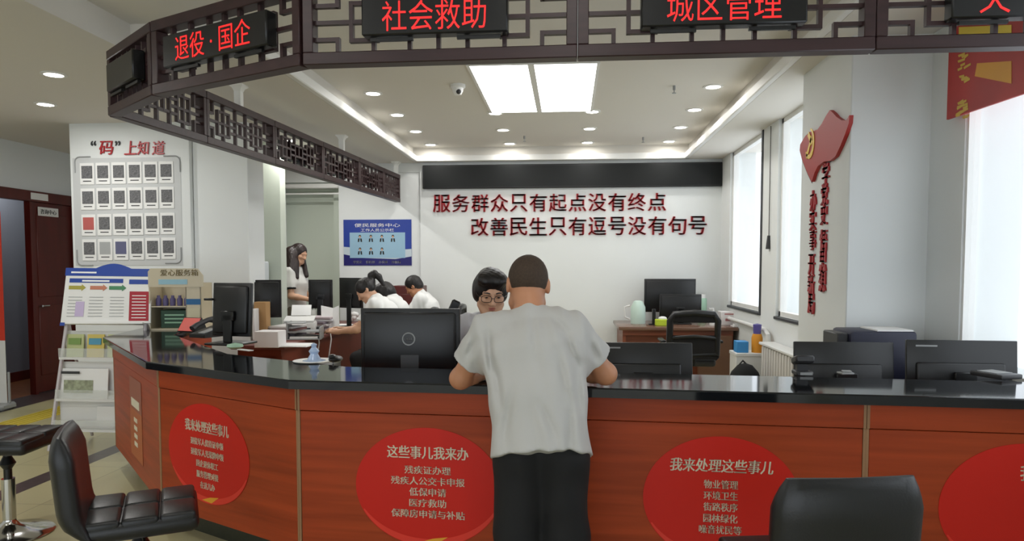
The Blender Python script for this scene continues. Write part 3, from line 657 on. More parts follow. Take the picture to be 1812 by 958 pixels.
s2 = gy(1497, 900, 1.98); stool('bar_stool', 'black leather bar stool with its back to the viewer, at right before the counter', (s2.x - .05, s2.y + .18, 0), R(9), .565)

# ================================================================== DESKS AND WORKTOPS
def desk(name, label, x0, x1, y0, y1, z, m1, m2, group=None, drawers=None, modesty='y0'):
    t = thing(name, label, 'desk', ((x0 + x1) / 2, (y0 + y1) / 2, 0), 0, group)
    m = MB(); m.box(x0, y0, z - .04, x1, y1, z, .008, None, 2); part('top', m, m1, t)
    m = MB(); m.box(x0 + .05, y0 + .04, z - .1, x1 - .05, y1 - .04, z - .0402); part('frame_rail', m, m2, t)
    for xa in (x0 + .05, x1 - .09):
        m = MB(); m.box(xa, y0 + .05, 0, xa + .04, y1 - .05, z - .1); part('side_panel', m, m2, t)
    m = MB()
    if modesty == 'y0': m.box(x0 + .09, y0 + .1, .12, x1 - .09, y0 + .12, z - .1)
    else: m.box(x0 + .09, y1 - .15, .12, x1 - .09, y1 - .13, z - .1)
    part('modesty_panel', m, m2, t)
    return t
t = desk('staff_worktop', 'dark low worktop running behind the tall service counter', -.85, 2.05, 3.46, 4.05, .74, plastic_dark, redwood)
t2 = desk('office_desk', 'brown office desk against the back wall under the slogan', .585, 2.0 - .06, 8.2, 9.2, .755, mat('polished_brown_desk_top', (116, 86, 70), 0.16), desk_wood)
m = MB(); m.box(1.49, 8.17, .08, 1.86, 8.235, .66, .004); p = part('pedestal', m, mat('mid_brown_veneer', (106, 74, 52), 0.5), t2)
t3 = desk('staff_desk', 'long red-brown staff desk covered with papers on the left', -3.0, -2.5, 6.05, 8.95, .75, mat('dusty_redwood', (112, 62, 54), 0.45, noise=.15, nscale=(4, 2, 4)), mat('orange_wood', (112, 50, 30), 0.45))

# ================================================================== MONITORS
def monitor(label, loc, rz, w, h, zb, group, logo=None, tilt=0.0, hole=False, style=0, front_col=None):
    """back toward local -Y; the panel's lower edge sits ZB above the surface"""
    t = thing('monitor', label, 'monitor', loc, rz, group)
    T = Matrix.Translation((0, 0, zb)) @ Matrix.Rotation(-tilt, 4, 'X')
    m = MB(); m.box(-w / 2, -.012, 0, w / 2, .012, h, .005, T, 2)
    if style == 0: m.box(-w / 2 + .018, -.034, .018, w / 2 - .018, -.008, h - .02, .014, T, 2)
    else: m.box(-w / 2 + .04, -.03, .0, w / 2 - .06, -.008, h * .62, .02, T, 3)
    part('housing', m, plastic_black, t, True)
    m = MB(); m.box(-w / 2 + .012, .0118, .016, w / 2 - .012, .0135, h - .012, 0, T); part('screen', m, mat('monitor_screen', (10, 11, 13), 0.2), t, True)
    if hole:
        m = MB(); m.box(-.045, -.036, h * .06, .05, -.0335, h * .3, .003, T); part('stand_opening', m, plastic_dark, t, True)
    m = MB(); kk = .04 if hole else .42; m.box(-.035, -.05, .012, .035, -.036, zb + h * kk, .006); m.box(-.05, -.05, zb + h * (kk - .12), .05, -.03, zb + h * (kk + .06), .004) if not hole else None; part('stand', m, plastic_black, t, True)
    m = MB(); m.box(-.12, -.12, 0, .12, .1, .014, .006, None, 2); part('base', m, plastic_black, t, True)
    if logo == 'ring':
        c = T @ Vector((-.002, -.0345, h * .54)); m = MB(); m.tube([c + Vector((.031 * math.cos(2 * math.pi * k / 32), 0, .031 * math.sin(2 * math.pi * k / 32))) for k in range(33)], .0035, 6, False)
        m.text('DELL', c + Vector((0, .0005, 0)), (1, 0, 0), (0, 0, 1), width=.043, height=.014, bold=.03, depth=.002); part('logo', m, plastic_grey, t, True)
    elif logo:
        m = MB(); c = T @ Vector((-w * .32, -.0132, h * .9)) ; m.box(c.x - .05, c.y - .0006, c.z - .004, c.x + .05, c.y, c.z + .004); part('nameplate', m, plastic_grey, t, True)
    return t
def mon_px(xl, xr, ytop, Y, h, base_z, label, group, rz=0.0, **k):
    a, b = gy(xl, ytop, Y), gy(xr, ytop, Y); w = (b.x - a.x) / math.cos(rz); zt = (a.z + b.z) / 2
    return monitor(label, ((a.x + b.x) / 2, Y, base_z), rz, w, h, zt - h - base_z, group, **k)
G1, G2, G3 = 'monitors along the tall counter', 'monitors on the left staff desk', 'monitors on the desk at the back wall'
mon_px(639, 814, 546, 3.6, .34, .74, 'black monitor with a ring logo, its back turned, left of the standing man', G1, logo='ring', hole=True)
mon_px(1050, 1227, 607, 3.72, .29, .74, 'low black monitor right beside the standing man, its back turned', G1, style=1, logo='bar', tilt=R(8))
mon_px(1408, 1583, 606, 3.66, .29, .74, 'low black monitor, its back turned, below the white column', G1, style=1, tilt=R(6), rz=R(-2))
mon_px(1608, 1800, 603, 3.6, .29, .74, 'low black monitor at the far right end of the counter', G1, style=1, logo='bar', tilt=R(4), rz=R(-3))
# left staff area: monitors
a = gz(411, 609, CT); t = monitor('large black monitor seen from behind on the counter bend, tilted', (a.x, a.y, CT), R(-28), .29, .345, .05, G2, tilt=R(4))
t.rotation_euler = (0, 0, R(-12)); 
m = MB(); m.box(-.19, -.03, .28, -.125, -.01, .295, .003); part('webcam_arm', m, plastic_black, t, True)
a = gy(471, 560, 6.7); monitor('black monitor behind the brown file box, second on the left', (a.x, a.y, .75), R(18), .29, .37, .2, G2, tilt=R(2), front_col=1)
a = gy(568, 560, 7.9); monitor('black monitor on the staff desk right of the standing woman', (a.x, a.y, .75), R(10), .27, .33, .22, G2)
a = gy(622, 560, 8.0); monitor('black monitor in front of the woman with the ponytail', (a.x, a.y, .75), R(-24), .34, .35, .22, G2)
# back-wall desk
a = gy(1190, 560, 8.8); monitor('larger black monitor at the rear of the back-wall desk', (a.x, 9.05, .755), R(0), .64, .42, .12, G3)
a = gy(1206, 560, 8.6); monitor('smaller black monitor in front of the larger one on the back-wall desk', (a.x, 8.7, .755), R(0), .5, .3, .06, G3)

# ================================================================== OFFICE CHAIRS
def office_chair(label, loc, rz):
    t = thing('office_chair', label, 'chair', loc, rz, 'black office chairs')
    m = MB()
    for k in range(5):
        a = 2 * math.pi * k / 5 + .3; m.tube([(0, 0, .11), (.28 * math.cos(a), .28 * math.sin(a), .075)], [.025, .015], 8)
    part('star_base', m, plastic_black, t, True)
    for k in range(5):
        a = 2 * math.pi * k / 5 + .3; m = MB(); m.cyl((.28 * math.cos(a) - .015, .28 * math.sin(a), .03), (.28 * math.cos(a) + .015, .28 * math.sin(a), .03), .03, None, 14); part('caster', m, plastic_black, t, True)
    m = MB(); m.cyl((0, 0, .1), (0, 0, .43), .025); part('gas_column', m, plastic_black, t, True)
    m = MB(); m.box(-.24, -.22, .42, .24, .26, .5, .03, None, 3); part('seat', m, plastic_dark, t, True)
    m = MB(); w = .24; pts = [(-w, -.24, .56), (-w, -.27, .9), (-w + .04, -.275, .965), (0, -.28, .98), (w - .04, -.275, .965), (w, -.27, .9), (w, -.24, .56), (0, -.235, .54)]
    m.tube(pts + [pts[0]], .034, 10, False); m.tube([(-w, -.26, .72), (0, -.275, .74), (w, -.26, .72)], .018, 8); m.tube([(0, -.235, .54), (0, -.2, .44)], .03, 8); part('back_frame', m, plastic_black, t, True)
    m = MB(); m.loft([[(-w, -.262, z), (w, -.262, z), (w, -.258, z), (-w, -.258, z)] for z in (.5, .75)]); m.box(-w, -.283, .88, w, -.262, .965, .01); part('back_panel', m, mat('black_mesh', (24, 22, 22), 0.9), t, True)
    for s in (-1, 1):
        m = MB(); m.tube([(s * .25, -.05, .46), (s * .29, -.05, .5), (s * .29, -.05, .66)], .014, 8); m.box(s * .29 - .03, -.17, .66, s * .29 + .03, .1, .69, .01); part('armrest', m, plastic_black, t, True)
    return t
a = gy(1226, 560, 7.35); office_chair('black mesh-back office chair pulled up to the back-wall desk', (a.x, 7.55, 0), 0)
a = gy(875, 560, 4.3); office_chair('black office chair behind the short-haired woman in glasses', (a.x - .05, 4.75, 0), R(12))
office_chair('black office chair under the seated person with cropped hair', (gy(732, 507, 8.3).x + .3, 8.3, 0), R(90))
office_chair('black office chair under the person bent forward behind the ponytail', (gy(681, 520, 7.58).x + .26, 7.58, 0), R(90))
office_chair('black office chair under the person with the ponytail', (gy(648, 515, 6.9).x + .34, 6.9, 0), R(90))

# ================================================================== THINGS ON AND AROUND THE BACK-WALL DESK
DZ = .7555
def at(px, y, z=DZ): p = gy(px, 560, y); return Vector((p.x, y, z))
p = at(1129, 8.7); m = MB(); m.lathe([(0, 0), (.088, 0), (.092, .05), (.088, .2), (.055, .27), (.03, .28), (0, .28)], 24, Matrix.Translation(p)); t = solo('electric_kettle', m, mat('pale_green_plastic', (198, 220, 208), 0.4), 'pale green-white kettle at the left end of the back-wall desk', 'kettle')
m = MB(); m.tube([p + Vector((-.1, 0, .22)), p + Vector((-.16, 0, .2)), p + Vector((-.16, 0, .08)), p + Vector((-.1, 0, .05))], .012, 8); part('handle', m, plastic_white, t)
p = at(1171, 8.4); m = MB(); m.box(p.x - .075, p.y - .05, p.z, p.x + .075, p.y + .05, p.z + .075, .006); t = solo('tissue_box', m, mat('lime_card', (186, 206, 50), 0.6), 'lime yellow-green tissue box on the back-wall desk', 'box')
m = MB(); m.ball(p + Vector((.01, 0, .085)), (.05, .03, .025)); part('tissue', m, paper, t)
p = at(1157, 8.5); m = MB(); m.box(p.x - .02, p.y - .02, p.z, p.x + .02, p.y + .02, p.z + .19, .004); m.box(p.x - .06, p.y - .05, p.z, p.x + .06, p.y + .05, p.z + .012); solo('phone_stand', m, plastic_black, 'thin black upright stand beside the lime tissue box', 'stand')
p = at(1243, 9.0); m = MB(); m.lathe([(0, 0), (.05, 0), (.052, .27), (.045, .3), (0, .3)], 20, Matrix.Translation(p)); t = solo('thermos', m, mat('mint_plastic', (168, 205, 180), 0.4), 'mint green thermos behind the monitors on the back-wall desk', 'bottle')
m = MB(); m.lathe([(0, .3), (.04, .3), (.035, .345), (0, .35)], 20, Matrix.Translation(p)); part('cap', m, plastic_white, t)
p = at(1262, 8.5); m = MB(); m.lathe([(0, 0), (.042, 0), (.042, .1), (.018, .14), (.015, .17), (0, .17)], 18, Matrix.Translation(p)); t = solo('spray_bottle', m, plastic_white, 'white pump bottle beside the white carton on the back-wall desk', 'bottle')
m = MB(); m.cyl(p + Vector((0, 0, .17)), p + Vector((0, 0, .2)), .012); m.box(p.x - .05, p.y - .01, p.z + .19, p.x + .012, p.y + .01, p.z + .205); part('pump_head', m, plastic_white, t)
p = at(1294, 8.6); m = MB(); m.box(p.x - .14, p.y - .1, p.z, p.x + .12, p.y + .1, p.z + .16, .004); t = solo('carton', m, mat('white_card', (222, 218, 216), 0.7), 'white printed carton on the right of the back-wall desk', 'box')
m = MB(); m.box(p.x - .1, p.y - .102, p.z + .125, p.x + .09, p.y - .1, p.z + .14); m.box(p.x - .09, p.y - .102, p.z + .05, p.x - .03, p.y - .1, p.z + .08); part('print', m, mat('pink_print', (170, 110, 110), 0.7), t)
p = at(1308, 8.35); m = MB(); m.box(p.x - .08, p.y - .08, p.z, p.x + .1, p.y + .08, p.z + .012); m.box(p.x - .06, p.y - .06, p.z + .012, p.x + .07, p.y + .05, p.z + .03); solo('paper_pile', m, paper, 'loose white papers at the right edge of the back-wall desk', 'paper')
# white storage boxes, bottles, bag, radiator by the window wall
q = gz(1338, 660, 0.35); bx, by = 1.76, 6.98
m = MB(); m.box(bx - .16, by - .12, 0, bx + .16, by + .16, .34, .006); t = solo('storage_box', m, plastic_white, 'lower white storage box beside the back-wall desk', 'box', 'white storage boxes by the desk')
m = MB(); m.box(bx - .165, by - .125, .3, bx + .165, by + .165, .335, .004); part('lid', m, plastic_white, t)
m = MB(); m.box(bx - .155, by - .11, .341, bx + .155, by + .15, .62, .006); t = solo('storage_box', m, plastic_white, 'upper white storage box carrying a blue box and an orange bottle', 'box', 'white storage boxes by the desk')
m = MB(); m.box(bx - .16, by - .115, .59, bx + .16, by + .155, .622, .004); part('lid', m, plastic_white, t)
m = MB(); m.box(bx - .14, by - .08, .6225, bx - .03, by + .06, .73, .004); solo('carton', m, mat('blue_card', (60, 140, 200), 0.6), 'small blue box on the upper white storage box', 'box')
p = Vector((bx + .06, by - .03, .6225)); m = MB(); m.lathe([(0, 0), (.05, 0), (.052, .14), (.04, .18), (0, .18)], 18, Matrix.Translation(p)); t = solo('detergent_bottle', m, mat('orange_label', (226, 150, 40), 0.5), 'orange bottle with purple cap on the white storage box', 'bottle')
m = MB(); m.lathe([(0, .18), (.035, .18), (.04, .27), (0, .28)], 18, Matrix.Translation(p)); part('cap', m, mat('purple_cap', (88, 80, 150), 0.5), t)
m = MB(); m.ball((1.6, 6.5, .29), (.17, .15, .29)); m.ball((1.66, 6.36, .2), (.12, .12, .2)); t = solo('cloth_bag', m, mat('black_cloth', (12, 12, 13), 0.9, bump=.4, nscale=(12, 12, 12)), 'slumped black cloth bag on the floor by the radiator', 'bag')
m = MB(); m.tube([(1.5, 6.5, .5), (1.58, 6.5, .6), (1.68, 6.5, .5)], .01, 8); part('strap', m, plastic_black, t)
t = thing('radiator', 'white ribbed radiator under the window beside the white column', 'radiator', (1.86, 6.1, .1))
for k in range(16):
    y = 5.5 + k * .078; m = MB(); m.box(1.8, y, .14, 1.93, y + .06, .72, .022, None, 2); part('fin', m, mat('radiator_enamel', (206, 202, 196), 0.45), t)
m = MB(); m.box(1.79, 5.45, .72, 1.94, 6.78, .745, .006); part('top_cover', m, plastic_white, t)
for y in (5.6, 6.6):
    m = MB(); m.box(1.84, y, 0, 1.9, y + .03, .145); part('foot', m, plastic_white, t)
m = MB(); m.tube([(1.9, 8.7, .84), (1.9, 7.0, .84), (1.9, 6.86, .8), (1.9, 6.84, .6)], .022, 10); solo('heating_pipe', m, plastic_white, 'white heating pipe running along the window wall to the radiator', 'pipe')
m = MB(); m.cyl((1.94, 7.05, 1.62), (1.94, 7.05, 1.75), .03, .015, 12); m.cyl((1.94, 7.05, 1.75), (1.94, 7.05, 2.8), .004, None, 6); solo('blind_cord', m, plastic_dark, 'dark cord with a weight hanging between the two back windows', 'cord')

# navy machine and things at the right end of the counter
p0, p1 = gy(1492, 582, 4.2), gy(1608, 590, 4.2)
m = MB(); m.box(p0.x, 4.09, .74, p1.x, 4.38, p0.z - .005, .02, None, 2); t = solo('office_printer', m, mat('navy_plastic', (34, 36, 58), 0.5), 'dark navy office printer behind the two right-hand counter monitors', 'printer')
m = MB(); m.box(p0.x + .15, 4.1, p0.z - .006, p1.x - .02, 4.34, p0.z + .003); part('paper_sheet', m, paper, t)
m = MB(); m.box(p0.x - .06, 4.12, p0.z - .12, p0.x + .0005, 4.35, p0.z - .02, .006); part('side_tray', m, plastic_dark, t)
m = MB(); m.box(p0.x - .1, 4.06, 0, 2.1, 4.4, .739, .006); t = solo('low_cabinet', m, plastic_grey, 'grey low cabinet carrying the navy printer', 'cabinet')
m = MB(); m.box(p0.x - .08, 4.055, .05, p0.x + .35, 4.0605, .7, .003); part('door', m, plastic_grey, t)
p = gz(1418, 664, CT); m = MB(); m.box(p.x - .03, p.y - .03, CT, p.x + .045, p.y + .05, CT + .02, .004); m.box(p.x - .02, p.y, CT + .02, p.x + .03, p.y + .025, CT + .05); m.obox(p + Vector((.005, 0, .07)), (.085, .08, .035), (R(-15), 0, 0), .008)
t = solo('document_scanner', m, plastic_dark, 'small dark counter scanner beside the monitor below the white column', 'scanner')
m = MB(); m.box(p.x - .015, p.y - .032, CT + .004, p.x + .04, p.y - .0295, CT + .016); part('light_strip', m, plastic_grey, t)
p = gz(1496, 662, CT); m = MB(); m.obox(p + Vector((0, 0, .004)), (.06, .05, .008), (0, 0, R(10)), .002); m.obox(p + Vector((.005, 0, .012)), (.04, .035, .008), (0, 0, R(-8)), .002); solo('note_pad', m, plastic_grey, 'tiny pale note pad on the counter before the monitor below the column', 'note pad')
p = gz(1762, 668, CT); m = MB(); m.obox(p + Vector((0, 0, .012)), (.12, .16, .022), (0, 0, R(20)), .006, None, 2); t = solo('card_reader', m, plastic_dark, 'flat dark card reader at the right end of the counter', 'card reader')
m = MB(); m.obox(p + Vector((0, .01, .024)), (.09, .1, .003), (0, 0, R(20)), .001); part('pad', m, plastic_grey, t)

# ================================================================== LEFT COUNTER WING: display box, tent card, telephone
p = gz(322, 582, CT); t = thing('donation_cabinet', 'beige display box with chamfered top standing on the left counter wing', 'display box', p, R(8))
w, h, dp = .4, .37, .24; clear = mat('beige_acrylic', (196, 184, 156), 0.3)
m = MB(); m.box(-w / 2, -dp / 2, 0, w / 2, dp / 2, .012); m.box(-w / 2, dp / 2 - .01, 0, w / 2, dp / 2, h); m.box(-w / 2, -dp / 2, 0, -w / 2 + .01, dp / 2, h); m.box(w / 2 - .12, -dp / 2, 0, w / 2 - .11, dp / 2, h); m.box(w / 2 - .01, -dp / 2, 0, w / 2, dp / 2, h); m.box(w / 2 - .12, -dp / 2, 0, w / 2, -dp / 2 + .008, h); m.box(-w / 2, -dp / 2, .18, w / 2 - .12, dp / 2, .188)
part('shell', m, clear, t, True)
m = MB(); m.prism([(-w / 2, -dp / 2 - .006, .34), (w / 2 + .02, -dp / 2 - .006, .34), (w / 2 + .02, -dp / 2 - .006, .43), (w / 2 - .02, -dp / 2 - .006, .485), (-w / 2 + .02, -dp / 2 - .006, .485), (-w / 2, -dp / 2 - .006, .46)], (0, .012, 0)); hd = part('header', m, clear, t, True)
m = MB(); m.text('爱心服务箱', (.04, -dp / 2 - .0065, .452), (1, 0, 0), (0, 0, 1), width=.29, height=.05, bold=.01, depth=.002); part('lettering', m, mat('olive_letter', (118, 100, 50), 0.5), hd, True)
m = MB(); m.box(-.12, -dp / 2 - .008, .36, .1, -dp / 2 - .006, .4); part('blue_label', m, mat('pale_blue_label', (150, 190, 205), 0.6), t, True)
m = MB(); m.box(w / 2 - .115, -dp / 2 - .002, .2, w / 2 - .005, -dp / 2 - .0005, .245); part('blue_strip', m, mat('label_blue', (40, 100, 150), 0.6), t, True)
m = MB(); m.box(w / 2 - .11, -dp / 2 - .002, .06, w / 2 - .01, -dp / 2 - .0005, .17); part('note', m, mat('cream_note', (208, 200, 170), 0.7), t, True)
for k in range(5):
    x = -.16 + k * .055; m = MB(); c = Matrix.Translation(Vector(p)) @ Matrix.Rotation(R(8), 4, 'Z')
    m.lathe([(0, .1885), (.02, .1885), (.022, .24), (.012, .255), (.012, .27), (0, .27)], 12, c @ Matrix.Translation((x, -.04, 0)))
    solo('small_bottle', m, mat('violet_plastic', (92, 84, 128), 0.5), 'small violet bottle on the shelf inside the beige display box, %s from left' % O_[k], 'bottle', 'small bottles in the display box')
c = Matrix.Translation(Vector(p)) @ Matrix.Rotation(R(8), 4, 'Z')
m = MB(); m.box(-.13, -.08, .0125, .07, .05, .155, .003, c); t = solo('medicine_box', m, mat('dark_green_card', (28, 66, 44), 0.5), 'dark green box with pale print inside the display box', 'box')
m = MB()
for k in range(3): m.box(-.1, -.082, .05 + k * .03, .05, -.0802, .062 + k * .03, 0, c)
part('print', m, mat('pale_green_print', (150, 190, 160), 0.6), t)
p = gz(338, 588, CT); t = thing('tent_card', 'pink card in a black slanted holder on the left counter wing', 'card holder', p, R(-14))
m = MB(); m.prism([(-.08, -.06, 0), (-.08, .08, 0), (-.08, .02, .11)], (.17, 0, 0)); part('holder', m, plastic_black, t, True)
m = MB(); m.prism([(-.07, -.057, .012), (.085, -.057, .012), (.085, .013, .105), (-.07, .013, .105)], (0, -.003, .002)); part('card', m, mat('pink_card', (214, 96, 86), 0.6), t, True)
p = gz(368, 596, CT); t = thing('desk_telephone', 'black desk telephone beside the pink tent card', 'telephone', p, R(-20))
m = MB(); m.prism([(-.07, -.1, 0), (-.07, .1, 0), (-.07, .1, .07), (-.07, -.1, .025)], (.15, 0, 0)); part('body', m, plastic_black, t, True)
m = MB(); m.tube([(-.05, -.09, .06), (-.05, -.05, .085), (-.05, .05, .115), (-.05, .09, .115)], [.024, .018, .018, .024], 12); part('handset', m, plastic_dark, t, True)
m = MB(); m.prism([(0, -.085, .0305), (.06, -.085, .0305), (.06, .02, .0535), (0, .02, .0535)], (0, 0, .006)); part('keypad', m, plastic_grey, t, True)
p = gz(416, 617, CT); m = MB(); m.lathe([(0, 0), (.03, 0), (.05, .012), (.045, .025), (0, .035)], 20, Matrix.Translation(p)); t = solo('glass_dish', m, mat('mint_plastic', (168, 205, 180), 0.4), 'small mint dish on the counter beside the tilted monitor', 'dish')
p = gz(434, 621, CT); m = MB(); m.obox(p + Vector((0, .0, .004)), (.12, .03, .006), (0, 0, R(-30)), .001); solo('pen', m, plastic_white, 'short white pen lying right of the mint dish', 'pen')

# things on the left staff desk
DS = .7505
def ds(px, py): return gz(px, py, DS)
def dbox(name, px, py, w, d_, h, m_, lb, cat='box', rz=0, z=DS, bev=.004):
    q_ = gz(px, py, z); b = MB(); b.obox(q_ + Vector((0, d_ / 2, h / 2)), (w, d_, h), (0, 0, rz), bev); return solo(name, b, m_, lb, cat)
dbox('file_box', 461, 601, .12, .1, .36, cardboard, 'brown card file box upright behind the tilted monitor', z=DS)
dbox('file_box', 449, 603, .025, .1, .3, plastic_white, 'thin white file upright left of the brown file box', z=DS)
dbox('carton', 470, 616, .21, .2, .14, mat('white_card', (222, 218, 216), 0.7), 'low white carton in front of the brown file box', rz=R(3))
q = ds(540, 600); t = thing('document_tray', 'grey plastic document tray stack on the staff desk', 'tray', q, R(12))
m = MB(); m.box(-.16, -.1, 0, .16, .14, .01); m.box(-.16, -.1, .07, .16, .14, .08); m.box(-.16, -.1, 0, -.145, .14, .17, .004); m.box(.145, -.1, 0, .16, .14, .12, .004); m.box(-.16, -.1, .15, .0, .14, .16, .004); part('tray_frame', m, plastic_grey, t, True)
m = MB(); m.box(-.13, -.09, .011, .13, .12, .03); part('papers', m, paper, t, True)
random.seed(11)
for k, (px, py, rz, lb) in enumerate([(528, 572, 20, 'tilted paper sheaf lying behind the grey document tray'), (548, 564, -15, 'white paper sheaf nearest the pen cup on the staff desk'), (506, 572, 10, 'paper sheaf beside the cables on the staff desk'), (590, 582, 25, 'large fanned white papers in front of the ponytail woman'), (612, 577, -12, 'pale papers under the arms of the ponytail woman'), (520, 612, 5, 'sheet of paper at the near right corner of the staff desk')]):
    q = ds(px, py); m = MB(); hh = .03 if k < 3 else .012
    for j in range(4): m.obox(q + Vector((random.uniform(-.02, .02), random.uniform(-.02, .02), hh / 8 + j * hh / 4)), (.32 if k > 2 else .26, .24, hh / 4 - .0005), (0, 0, R(rz + random.uniform(-12, 12))))
    solo('paper_sheaf', m, paper, lb, 'papers', 'paper sheaves on the staff desk')
q = ds(554, 562); m = MB(); m.lathe([(.045, 0), (.048, .11), (.044, .11), (.041, .006), (0, .006)], 20, Matrix.Translation(q)); t = solo('pen_cup', m, plastic_white, 'white pen cup on the staff desk before the standing woman', 'cup')
for k in range(4): m = MB(); m.cyl(q + Vector((-.02 + k * .013, 0, .01)), q + Vector((-.045 + k * .03, .01, .17)), .004, None, 6); part('pen', m, plastic_dark if k % 2 else plastic_white, t)
q = ds(566, 572); m = MB(); m.lathe([(0, 0), (.032, 0), (.034, .13), (.028, .17), (.028, .2), (0, .2)], 18, Matrix.Translation(q)); t = solo('water_bottle', m, mat('pink_plastic', (214, 170, 178), 0.35), 'pink water bottle standing next to the pen cup', 'bottle')
m = MB(); m.lathe([(0, .2), (.03, .2), (.03, .23), (0, .23)], 18, Matrix.Translation(q)); part('cap', m, plastic_white, t)
q = ds(562, 590); m = MB(); m.cyl(q + Vector((0, 0, .04)), q + Vector((.05, 0, .04)), .04); m.box(q.x - .02, q.y - .05, q.z, q.x + .12, q.y + .05, q.z + .02, .004); solo('tape_dispenser', m, plastic_black, 'black tape dispenser right of the grey document tray', 'tape dispenser')
q = ds(590, 584); m = MB()
for s_ in (-1, 1): m.prism([q + Vector((0, -.08, .02)), q + Vector((s_ * .1, -.1, .05)), q + Vector((s_ * .1 - .03, -.02, .27)), q + Vector((0, 0, .24))], (0, .008, 0))
solo('open_booklet', m, paper, 'open white booklet held up by the ponytail woman', 'booklet')
q = ds(628, 570); m = MB()
for k in range(9): m.ball(q + Vector((random.uniform(-.08, .05), random.uniform(-.04, .04), .03 + random.uniform(0, .07))), .035, None, 8)
solo('crumpled_paper', m, paper, 'crumpled white papers behind the open booklet', 'papers')
for pts, lb in [([(584, 590), (597, 594), (606, 606)], 'white cable hanging over the edge of the staff desk near the middle'), ([(562, 596), (565, 606), (566, 618)], 'white cable dropping from the near part of the staff desk')]:
    q0 = ds(*pts[0]); X = -2.485; q1 = gx(pts[1][0], pts[1][1], X); q2 = gx(pts[2][0], pts[2][1], X + .01)
    m = MB(); m.tube([q0 + Vector((-.1, 0, .006)), Vector((X, q0.y, DS + .008)), Vector((X + .015, q0.y - .02, DS - .06)), Vector((X + .02, q0.y - .15, .45))], .007, 8); solo('power_cable', m, plastic_white, lb, 'cable', 'white cables at the staff desk')
m = MB(); q = gz(640, 640, .3); m.box(-2.47, 6.6, 0, -2.29, 6.96, .5, .008); t = solo('computer_tower', m, plastic_grey, 'light grey computer tower on the floor beside the staff desk', 'computer')
m = MB(); m.box(-2.455, 6.594, .04, -2.305, 6.6, .47); part('front_panel', m, plastic_white, t)
random.seed(21)
for px, py, cols, lb in [(-2.74, 6.72, ((150, 140, 150), (90, 86, 96), (206, 206, 210), (120, 84, 80), (214, 212, 210)), 'stack of grey and brown folders behind the document tray on the staff desk'), (-2.72, 7.62, ((190, 176, 180), (120, 112, 118), (214, 210, 212), (150, 140, 150), (206, 206, 210), (190, 176, 180)), 'tall pile of pinkish folders left of the open booklet on the staff desk')]:
    q = Vector((px, py, DS)); t = thing('folder_stack', lb, 'folders', q)
    for k, col in enumerate(cols):
        m = MB(); m.obox(q + Vector((random.uniform(-.02, .02), 0, .0125 + k * .025)), (.25, .3, .023), (0, 0, R(random.uniform(-14, 14))), .003); part('folder', m, mat('folder_%d_%d_%d' % col, col, 0.6), t)
t = thing('label_printer', 'small white desktop printer with open paper tray in front of the standing person', 'printer', (-2.78, 7.14, DS), R(14))
m = MB(); m.box(-.16, -.13, 0, .16, .13, .13, .02, None, 2); m.prism([(-.15, -.12, .131), (.15, -.12, .131), (.15, .1, .17), (-.15, .1, .17)], (0, 0, .012)); part('housing', m, plastic_white, t, True)
m = MB(); m.box(-.12, -.135, .03, .12, -.128, .07); part('paper_slot', m, plastic_dark, t, True)
m = MB(); m.prism([(-.12, -.24, .02), (.12, -.24, .02), (.12, -.13, .035), (-.12, -.13, .035)], (0, 0, .006)); part('paper_tray', m, plastic_grey, t, True)
m = MB(); m.prism([(-.1, .08, .186), (.1, .08, .186), (.1, .16, .29), (-.1, .16, .29)], (0, .004, .002)); part('paper_sheet', m, paper, t, True)
q = ds(500, 596); m = MB(); m.obox(q + Vector((0, 0, .012)), (.17, .36, .018), (0, 0, R(8)), .004); t = solo('keyboard', m, plastic_black, 'black keyboard between the brown file box and the document tray', 'keyboard')
m = MB()
for i in range(5):
    for j in range(12): m.obox(q + Matrix.Rotation(R(8), 3, 'Z') @ Vector((-.06 + i * .03, -.16 + j * .029, .0225)), (.024, .023, .004), (0, 0, R(8)))
part('keys', m, plastic_dark, t)
q = ds(498, 580); m = MB(); m.tube([q + Vector((-.1, .1, .008)), q + Vector((-.02, .0, .03)), q + Vector((.06, .08, .05)), q + Vector((.02, .2, .04)), q + Vector((.12, .3, .01))], .006, 8); solo('power_cable', m, plastic_white, 'white cable looping over the staff desk behind the keyboard', 'cable', 'white cables at the staff desk')
# behind the low slab: ornament, mouse
p = gz(556, 640, CT); m = MB(); m.lathe([(0, 0), (.06, 0), (.06, .006), (.035, .012), (.02, .04), (.028, .055), (.012, .075), (.016, .09), (0, .1)], 16, Matrix.Translation(p)); t = solo('glass_ornament', m, mat('pale_blue_glass', (176, 196, 226), 0.15), 'small pale blue ornament on a white saucer at the counter edge', 'ornament')
m = MB(); m.lathe([(0, 0), (.1, .001), (.11, .006), (0, .004)], 24, Matrix.Translation(p + Vector((0, 0, .0)))); part('saucer', m, plastic_white, t)
p = gz(594, 641, CT); m = MB(); m.ball(p + Vector((0, 0, .016)), (.035, .055, .018)); m.ball(p + Vector((-.01, -.02, .03)), (.02, .03, .014)); t = solo('computer_mouse', m, plastic_black, 'black computer mouse on the counter left of the logo monitor', 'mouse')
m = MB(); m.tube([p + Vector((.0, -.05, .01)), p + Vector((.02, -.09, .006)), p + Vector((.03, -.13, .005))], .0035, 6); part('cable', m, plastic_black, t)
